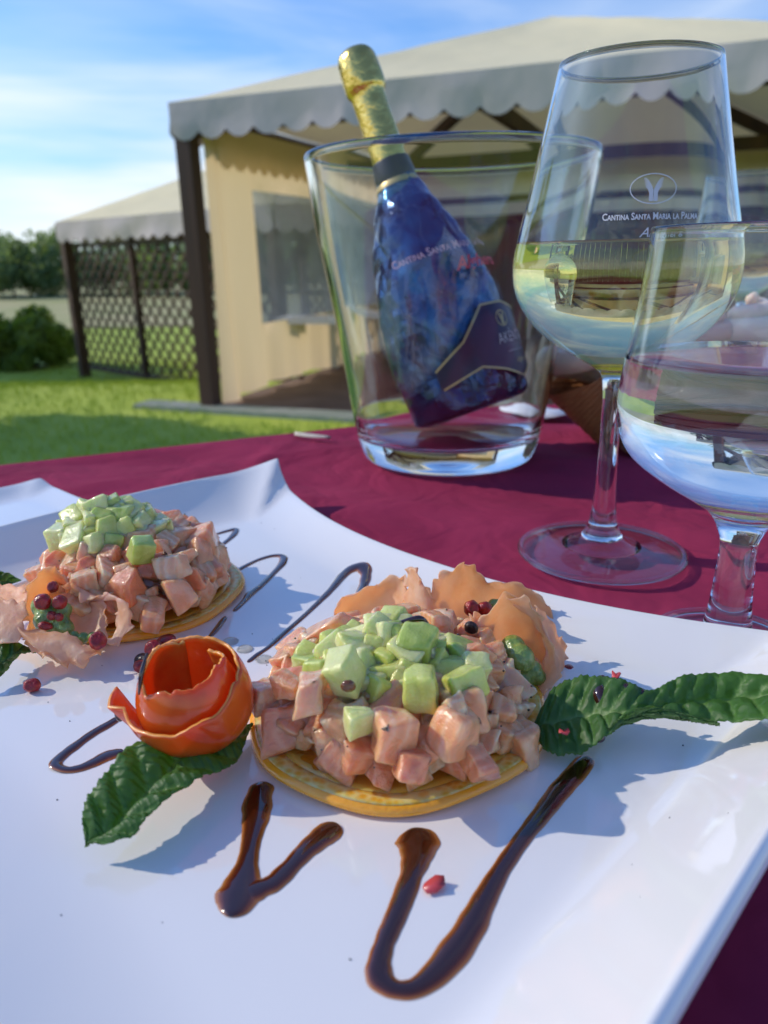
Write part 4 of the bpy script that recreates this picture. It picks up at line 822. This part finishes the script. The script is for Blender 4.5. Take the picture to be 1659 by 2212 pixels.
# ------------------------------------------------------------------ peppercorns
def berry_mesh(seed, mt, dent=True):
    bm = bmesh.new(); bmesh.ops.create_icosphere(bm, subdivisions=3, radius=1)
    for vv in bm.verts:
        d = vv.co.normalized(); vv.co *= 1 + .10 * noise.noise(d * 1.7 + Vector((seed, 0, 0))) + .05 * noise.noise(d * 5 + Vector((seed, 0, 0)))
        if dent and d.dot(Vector((.2, -.9, .35)).normalized()) > .88: vv.co *= .72
    me = bpy.data.meshes.new('peppercorn'); bm.to_mesh(me); bm.free(); me.polygons.foreach_set('use_smooth', [True] * len(me.polygons)); me.materials.append(mt); return me
M['spot'] = mat('amber_glaze', (.16, .055, .012), .15, coat=.6, sss=.3, ssss=.002); BS = berry_mesh(12, M['spot'], False)
BM_ = [berry_mesh(i, M['pepper']) for i in range(4)]; BD = berry_mesh(9, M['pepperdark'])
def berry(p, r, label, dark=False, sq=(1, 1, 1)):
    o = bpy.data.objects.new('peppercorn', BD if dark else R.choice(BM_)); sc.collection.objects.link(o); o.location = p; o.scale = (r * sq[0], r * sq[1], r * sq[2]); o.rotation_euler = (R.uniform(-.3, .3), R.uniform(-.3, .3), R.uniform(-.5, .5)); tagit(o, label=label, cat='peppercorn', group='pink peppercorns')
berry(V3(1019, 1314, .250), .0030, 'red peppercorn on the carrot flower behind the near tartare, left of its pair')
berry(V3(1047, 1316, .250), .0029, 'red peppercorn on the carrot flower behind the near tartare, right of its pair')
berry(V3(1030, 1330, .252), .0022, 'small dark peppercorn below the red pair on the carrot flower', True)
berry(V3(1018, 1356, .222), .0024, 'brown glazed drop on a carrot curl beside the cucumber', True, (1, .7, 1))
berry(V3(1226, 1456, .236), .0034, 'red peppercorn wedged between the carrot flower and the right mint leaf')
berry(V3(92, 1300, .250), .0031, 'biggest red peppercorn on the left carrot flower, open and dark inside')
berry(V3(129, 1301, .250), .0027, 'red peppercorn right of the biggest one on the left carrot flower')
berry(V3(114, 1268, .262), .0022, 'topmost peppercorn on the left carrot flower, half behind a ribbon')
berry(V3(112, 1330, .248), .0018, 'small wine red berry sunk in the left green sauce'); berry(V3(128, 1333, .247), .0016, 'tiny wine red berry right of the sunk one in the left green sauce')
berry(V3(98, 1352, .247), .0022, 'flattened red berry at the lower left of the left green sauce', False, (1.2, .8, .7))
berry(V3(211, 1384, .238), .0032, 'red peppercorn on the right lip of the left carrot flower')
p = onplate(69, 1480, .0024); berry(p, .0026, 'lone peppercorn lying on the white plate at the left', False, (1.2, 1, .9))
p = onplate(333, 1412, .003); berry(p + Vector((0, 0, .002)), .0034, 'dark red peppercorn behind the tomato rose, left one'); berry(onplate(356, 1398, .003) + Vector((0, .002, .001)), .0033, 'dark red peppercorn behind the tomato rose, topmost one', False, (1.3, 1, .8))
berry(onplate(308, 1424, .003), .0028, 'black peppercorn left of the tomato rose', True, (1.2, 1, .7)); berry(onplate(306, 1440, .0024), .0026, 'wine red peppercorn under the black one left of the tomato rose', False, (1.2, 1, .8))
def flake(p, r, label, nrm=(0, 0, 1)):
    v = [tuple(p + Vector((0, 0, .0006)))]; n = 9
    for k in range(n):
        a = 2 * math.pi * k / n; q_ = r * R.uniform(.7, 1.2); v.append((p.x + q_ * 1.3 * math.cos(a), p.y + q_ * math.sin(a), p.z + R.uniform(.0003, .0022)))
    o = mobj('pepper_flake', v, [(0, 1 + k, 1 + (k + 1) % n) for k in range(n)], FL, label=label, cat='pepper flake', group='pink pepper flakes'); md = o.modifiers.new('s', 'SOLIDIFY'); md.thickness = .0004
FL = mat('pepper_shell', (.55, .06, .06), .35, coat=.5)
flake(onplate(938, 1916, .0005), .0023, 'bright red pepper shell on the plate between the glaze strokes')

# ------------------------------------------------------------------ tomato rose
TC = at(403, 1560, Y=.199); TC = Vector((-.0560, .1880, .0110))
tr = empty('tomato_rose', tuple(TC), label='red tomato peel rolled into a rose on the plate, left of the near tartare', cat='tomato rose')
HT, RT = .0292, .0168
def key(L, x):
    for i in range(len(L) - 1):
        if L[i][0] <= x <= L[i + 1][0]:
            t = (x - L[i][0]) / (L[i + 1][0] - L[i][0]); t = t * t * (3 - 2 * t); return L[i][1] + (L[i + 1][1] - L[i][1]) * t
    return L[-1][1]
def petal(name, a0, a1, rk, hk, lean, seed, n=70, m_=16, zlo=0):
    v = []
    for i in range(n + 1):
        a = a0 + (a1 - a0) * i / n; rr = key(rk, a); hh = key(hk, a) * HT * (1 + .035 * noise.noise((a * .11, seed, 0)) + .02 * noise.noise((a * .5, seed, 0)))
        for j in range(m_ + 1):
            t = j / m_; z = zlo * HT + (hh - zlo * HT) * t; q_ = z / HT; pr = math.sqrt(max(0, 1 - (1 - q_ / .52) ** 2)) if q_ < .52 else 1 - .30 * ((q_ - .52) / .48) ** 2; pr = max(pr, .03)
            fl = lean(a) * t ** 3 * .004; ang = math.radians(a); r = RT * rr * pr + fl; v.append((TC.x + r * -math.cos(ang) * 1.03 - .10 * (z - .4 * HT) * .3, TC.y - r * math.sin(ang), TC.z + z))
    o = mobj(name, v, grid_faces(n + 1, m_ + 1), [M['tomskin'], M['tomflesh'], M['tomrim']], tr)
    md = o.modifiers.new('s', 'SOLIDIFY'); md.thickness = .0009; md.offset = -1; md.material_offset = 1; md.material_offset_rim = 2; return o
# outer peel: from the left lip round the front, right and back
o1 = petal('outer_peel', -8, 330, [(-8, 1.06), (60, 1.0), (180, 1.0), (330, .96)], [(-8, .62), (15, .60), (40, .50), (80, .53), (120, .66), (160, .86), (200, .98), (260, 1.02), (330, .98)], lambda a: 1.2 if a < 20 else 0.25, 1)
o2 = petal('inner_peel', 285, 600, [(285, .94), (360, .90), (450, .87), (540, .86), (600, .70)], [(285, .98), (340, 1.06), (365, 1.04), (385, .86), (410, .80), (430, .88), (470, .90), (520, 1.0), (600, .95)], lambda a: 0, 2, zlo=.1)
for o_ in (o1, o2):
    bm = bmesh.new(); bm.from_mesh(o_.data); c = Vector((TC.x, TC.y, TC.z + HT * .4)); s_ = sum(((f_.calc_center_median() - c).dot(f_.normal)) for f_ in bm.faces); bm.free()
    if s_ < 0: o_.data.flip_normals()

# ------------------------------------------------------------------ mint leaves
def leaf(name, ctr, left, right, root, nv=9, seed=0, lift=None, mt=None):
    """ctr/left/right: lists of world points along the midrib and both margins"""
    n = 130; m_ = 18
    def samp(L):
        q_ = smooth_prof([tuple(p) for p in L], 20); return [Vector(q_[min(len(q_) - 1, round(i * (len(q_) - 1) / n))]) for i in range(n + 1)]
    c, l, r = samp(ctr), samp(left), samp(right); v = []; vein = []
    for i in range(n + 1):
        s = i / n
        for j in range(-m_, m_ + 1):
            t = abs(j) / m_; e = l[i] if j < 0 else r[i]; ser = 1 + .07 * (((s * nv * 3) % 1) - .5) * min(1, 6 * s * (1 - s) + .2) if abs(j) > m_ - 2 else 1
            p = c[i].lerp(e, t * ser); ph = (s * nv - t * 1.15 + (0 if j < 0 else .35)) % 1; d = min(ph, 1 - ph) * 2; puff = (math.sin(d * math.pi / 2) ** .7) * (.3 + t * (1 - t) * 3.0) * .0023; wl = (e - c[i]).length; puff *= min(1, wl / .008); mid = math.exp(-(t / .06) ** 2)
            p = p + Vector((0, 0, puff - .0009 * mid + .0006 * noise.noise(p * 300 + Vector((seed, 0, 0))))); v.append(p); vein.append(max(0, 1 - d * 4.0) * (1 - t * .35) + mid)
    o = mobj(name, v, grid_faces(n + 1, 2 * m_ + 1), mt or M['mint'], root); at_ = o.data.attributes.new('vein', 'FLOAT', 'POINT'); at_.data.foreach_set('value', [min(1, x) for x in vein])
    md = o.modifiers.new('s', 'SOLIDIFY'); md.thickness = .0004; return o
L1 = lambda px, py, dz: onplate(px, py, dz)
mr = empty('mint_leaf', tuple(onplate(360, 1700)), label='mint leaf under the tomato rose, pointing to the lower left', cat='leaf')
leaf('leaf_blade', [L1(184, 1822, .003), L1(244, 1790, .006), L1(310, 1722, .008), L1(393, 1640, .009), L1(470, 1600, .007), L1(545, 1562, .004)],
     [L1(184, 1822, .003), L1(180, 1748, .009), L1(222, 1680, .013), L1(290, 1608, .014), L1(400, 1575, .010), L1(545, 1562, .004)],
     [L1(184, 1822, .003), L1(272, 1815, .007), L1(338, 1748, .010), L1(430, 1685, .009), L1(510, 1648, .006), L1(545, 1562, .004)], mr, 7, 1)
mr = empty('mint_leaf', tuple(onplate(1300, 1560)), label='twisted mint leaf with dark glaze on it, right of the near tartare', cat='leaf')
def W(px, py, dz): return onplate(px, py, dz)
leaf('leaf_blade', [W(1150, 1570, .004), W(1200, 1560, .006), W(1270, 1545, .009), W(1340, 1540, .013), W(1420, 1528, .014), W(1500, 1520, .013), W(1600, 1510, .012), W(1700, 1500, .012), W(1790, 1490, .012)],
     [W(1150, 1570, .004), W(1195, 1490, .010), W(1262, 1462, .015), W(1340, 1470, .018), W(1405, 1492, .017), W(1470, 1464, .018), W(1560, 1455, .018), W(1680, 1465, .016), W(1790, 1490, .012)],
     [W(1150, 1570, .004), W(1180, 1625, .004), W(1250, 1630, .005), W(1310, 1590, .010), W(1380, 1550, .013), W(1470, 1552, .012), W(1560, 1562, .010), W(1680, 1550, .010), W(1790, 1490, .012)], mr, 15, 2)
leaf('folded_edge', [W(1310, 1586, .010), W(1345, 1556, .013), W(1400, 1540, .0145), W(1460, 1545, .013), W(1555, 1564, .010)], [W(1310, 1586, .010), W(1345, 1550, .0145), W(1405, 1528, .016), W(1465, 1535, .014), W(1555, 1564, .010)], [W(1310, 1590, .009), W(1350, 1566, .0115), W(1410, 1555, .012), W(1470, 1556, .011), W(1555, 1566, .010)], mr, 5, 3)
mr = empty('mint_leaf', tuple(onplate(20, 1440)), label='mint leaf at the left edge below the left carrot flower', cat='leaf')
leaf('leaf_blade', [W(-60, 1480, .004), W(-10, 1440, .008), W(40, 1410, .008), W(76, 1405, .004)], [W(-60, 1480, .004), W(-20, 1400, .010), W(20, 1385, .010), W(76, 1405, .004)], [W(-60, 1480, .004), W(-5, 1468, .004), W(40, 1420, .004), W(76, 1405, .004)], mr, 6, 4)
mr = empty('mint_leaf', tuple(onplate(10, 1250)), label='mint leaf tip showing at the left edge behind the left carrot flower', cat='leaf')
leaf('leaf_blade', [W(-60, 1270, .004), W(-20, 1255, .008), W(20, 1256, .006), W(52, 1258, .002)], [W(-60, 1270, .004), W(-20, 1236, .010), W(15, 1238, .009), W(52, 1258, .002)], [W(-60, 1290, .004), W(-20, 1280, .004), W(20, 1272, .004), W(52, 1258, .002)], mr, 5, 5)
flake(onplate(1219, 1585, .0085), .0014, 'dark red pepper flake on the right mint leaf'); flake(onplate(1330, 1466, .017), .0011, 'small red flake on the upper edge of the right mint leaf')

# ------------------------------------------------------------------ balsamic strokes
def stroke(pts, label, hmax=.0007, dz=0, lab=True, seed=0):
    """pts: (px,py,width_px)"""
    q_ = smooth_prof(pts, 10); C_ = [onplate(a, b, dz) for a, b, _ in q_]; D_ = []
    for k, (a, b, w_) in enumerate(q_):
        D_.append((C_[k] - Vector((0, 0, EYE))).length * w_ / 1630 / 2 * 1.18)
    # resample by length
    v, th = [], []; m_ = 9; n = len(C_)
    for i in range(n):
        t = (C_[min(i + 1, n - 1)] - C_[max(i - 1, 0)]); t.z = 0; t = t.normalized() if t.length > 1e-7 else Vector((1, 0, 0)); nn = Vector((-t.y, t.x, 0)); e = min(1, i / 5, (n - 1 - i) / 5); e = math.sqrt(max(.02, 1 - (1 - e) ** 2)); wv = D_[i] * e * (1 + .14 * noise.noise((i * .17, seed, 0)))
        for j in range(-m_, m_ + 1):
            u = j / m_; hh = min(hmax, D_[i] * .36) * max(0, (1 - abs(u) ** 2.6)) * e ** .7; p = C_[i] + nn * wv * u; p = Vector((p.x, p.y, (pz(p.x, p.y) if dz == 0 else C_[i].z) + .00012 + hh)); v.append(p); th.append(min(1, .05 + abs(u) ** 2.2 * 1.05))
    o = mobj('glaze_stroke', v, grid_faces(n, 2 * m_ + 1), M['balsamic']); a_ = o.data.attributes.new('thin', 'FLOAT', 'POINT'); a_.data.foreach_set('value', th)
    if o.data.polygons[len(o.data.polygons) // 2].normal.z < 0: o.data.flip_normals()
    tagit(o, label=label, cat='balsamic glaze', group='balsamic glaze strokes'); return o
def z8(L): return [(345.6 + .7917 * x, 1670 + .7917 * y, w_ * .79) for x, y, w_ in L]
def z5(L): return [(.5 * x, 979 + .5 * y, w_ * .5) for x, y, w_ in L]
stroke(z8([(285, 25, 46), (268, 70, 62), (262, 120, 60), (250, 180, 44), (240, 235, 44), (228, 285, 70), (215, 330, 96), (205, 365, 76), (192, 395, 34)]), 'dark glaze stroke with a heavy drop, below the left of the near orange slice', seed=1)
stroke(z8([(238, 330, 70), (272, 316, 56), (310, 300, 50), (350, 262, 46), (395, 215, 48), (430, 185, 58), (462, 160, 62), (488, 142, 40)]), 'short slanting glaze stroke joining the heavy drop from the right', seed=2)
stroke(z8([(690, 152, 44), (702, 185, 98), (700, 225, 70), (688, 270, 52), (664, 340, 48), (640, 400, 46), (614, 460, 44), (598, 520, 50), (602, 562, 56), (640, 590, 44), (695, 588, 46), (750, 550, 58), (800, 492, 68), (845, 425, 62), (885, 345, 52), (930, 265, 42), (985, 185, 38), (1040, 115, 42), (1090, 50, 48), (1135, 0, 48), (1170, -45, 40)]), 'long looping glaze stroke in front of the near tartare, rising to the right', seed=3)
stroke(z5([(520, 1140, 30), (470, 1172, 38), (400, 1212, 38), (330, 1262, 40), (270, 1308, 42), (240, 1345, 40), (285, 1368, 34), (345, 1362, 40), (405, 1338, 50), (460, 1310, 58), (510, 1296, 50), (535, 1290, 26)]), 'hooked glaze stroke left of the tomato rose', seed=4)
stroke(z5([(1070, 905, 18), (1110, 872, 22), (1160, 838, 20), (1230, 775, 22), (1300, 715, 22), (1370, 650, 24), (1430, 590, 28), (1480, 530, 40), (1520, 500, 52), (1560, 490, 58), (1580, 515, 46), (1576, 555, 38), (1558, 600, 34), (1530, 640, 20)]), 'long thin glaze stroke between the two tartares with a thick bent end', seed=5)
stroke(z5([(955, 545, 16), (1000, 522, 20), (1060, 488, 22), (1120, 460, 20), (1180, 444, 24), (1222, 448, 30), (1218, 478, 30), (1180, 520, 24), (1130, 570, 28), (1085, 605, 34), (1055, 640, 24), (1010, 685, 20)]), 'looped glaze stroke right behind the far tartare', seed=6)
stroke(z5([(860, 372, 12), (930, 352, 16), (985, 336, 22), (1020, 330, 22), (1005, 358, 24), (965, 392, 18), (930, 420, 12)]), 'small farthest glaze loop behind the far tartare', seed=7)
stroke(z5([(975, 705, 22), (940, 755, 26), (905, 795, 18), (865, 822, 12)]), 'short glaze stroke between the far orange slice and the tomato rose', seed=8)
def gtop(pts, w_, label, hgt=.0011, name='glaze_drip'):
    q_ = smooth_prof([tuple(list(p) + [ww]) for p, ww in zip(pts, w_)], 6); v, f = tube([Vector(x[:3]) for x in q_], [x[3] for x in q_], 10); o = mobj(name, v, f, M['balsamic']); a_ = o.data.attributes.new('thin', 'FLOAT', 'POINT'); a_.data.foreach_set('value', [0.1] * len(v)); tagit(o, label=label, cat='balsamic glaze', group='glaze drips on the food')
gtop([W(1302, 1464, .0155), W(1296, 1500, .0135), W(1304, 1530, .0105), W(1298, 1555, .0095)], [.0012, .0024, .0016, .0006], 'vertical dark glaze drip on the right mint leaf')
gtop([W(1298, 1578, .0085), W(1294, 1592, .0075), W(1288, 1600, .007)], [.0008, .0018, .0008], 'glaze bead at the lower edge of the right mint leaf')
gtop([W(1338, 1478, .0175), W(1365, 1490, .0165), W(1395, 1505, .0150), W(1408, 1516, .0140)], [.0008, .0016, .0018, .0006], 'slanting glaze drip on the right mint leaf')
gtop([V3(318, 1410, .182), V3(306, 1455, .179), V3(300, 1500, .178)], [.0003, .0007, .0003], 'thin dark drip on the left side of the tomato rose')
gtop([V3(252, 1518, .1985), V3(256, 1545, .197), V3(262, 1556, .197)], [.0007, .0012, .0007], 'glaze bead under the left lip of the tomato rose')
gtop([V3(862, 1345, .2045), V3(905, 1336, .2045), V3(925, 1348, .205)], [.0005, .0010, .0004], 'dark glaze line on top of the near cucumber heap')
gtop([V3(985, 1372, .217), V3(1003, 1392, .2165), V3(1018, 1402, .2165)], [.0009, .0016, .0005], 'glaze on the salmon beside the near cucumber')
for k_, (px, py, Y_, sx_) in enumerate([(752, 1482, .1735, .8), (250, 1140, .296, .8)]):
    p = V3(px, py, Y_); o = bpy.data.objects.new('glaze_spot', BS); sc.collection.objects.link(o); o.location = p; o.scale = (.0026 * sx_, .0012, .0022 * sx_); tagit(o, label=['brown glaze spot on the front of the near cucumber heap', 'brown glaze spot on the far cucumber heap'][k_], cat='balsamic glaze', group='glaze drips on the food')
for px, py, lb in ((498, 1386, 'clear oil drop nearest the far tartare'), (529, 1403, 'largest clear oil drop behind the tomato rose'), (570, 1425, 'clear oil drop beside the thin glaze stroke')):
    p = onplate(px, py); o = bpy.data.objects.new('oil_drop', None) if False else None
    v, f = lathe([(0, .0011), (.0016, .0010), (.0026, .0005), (.0031, 0)], 24, (p.x, p.y, p.z + .0002)); tagit(mobj('oil_drop', v, f, M['oil']), label=lb, cat='oil drop', group='oil drops on the plate')
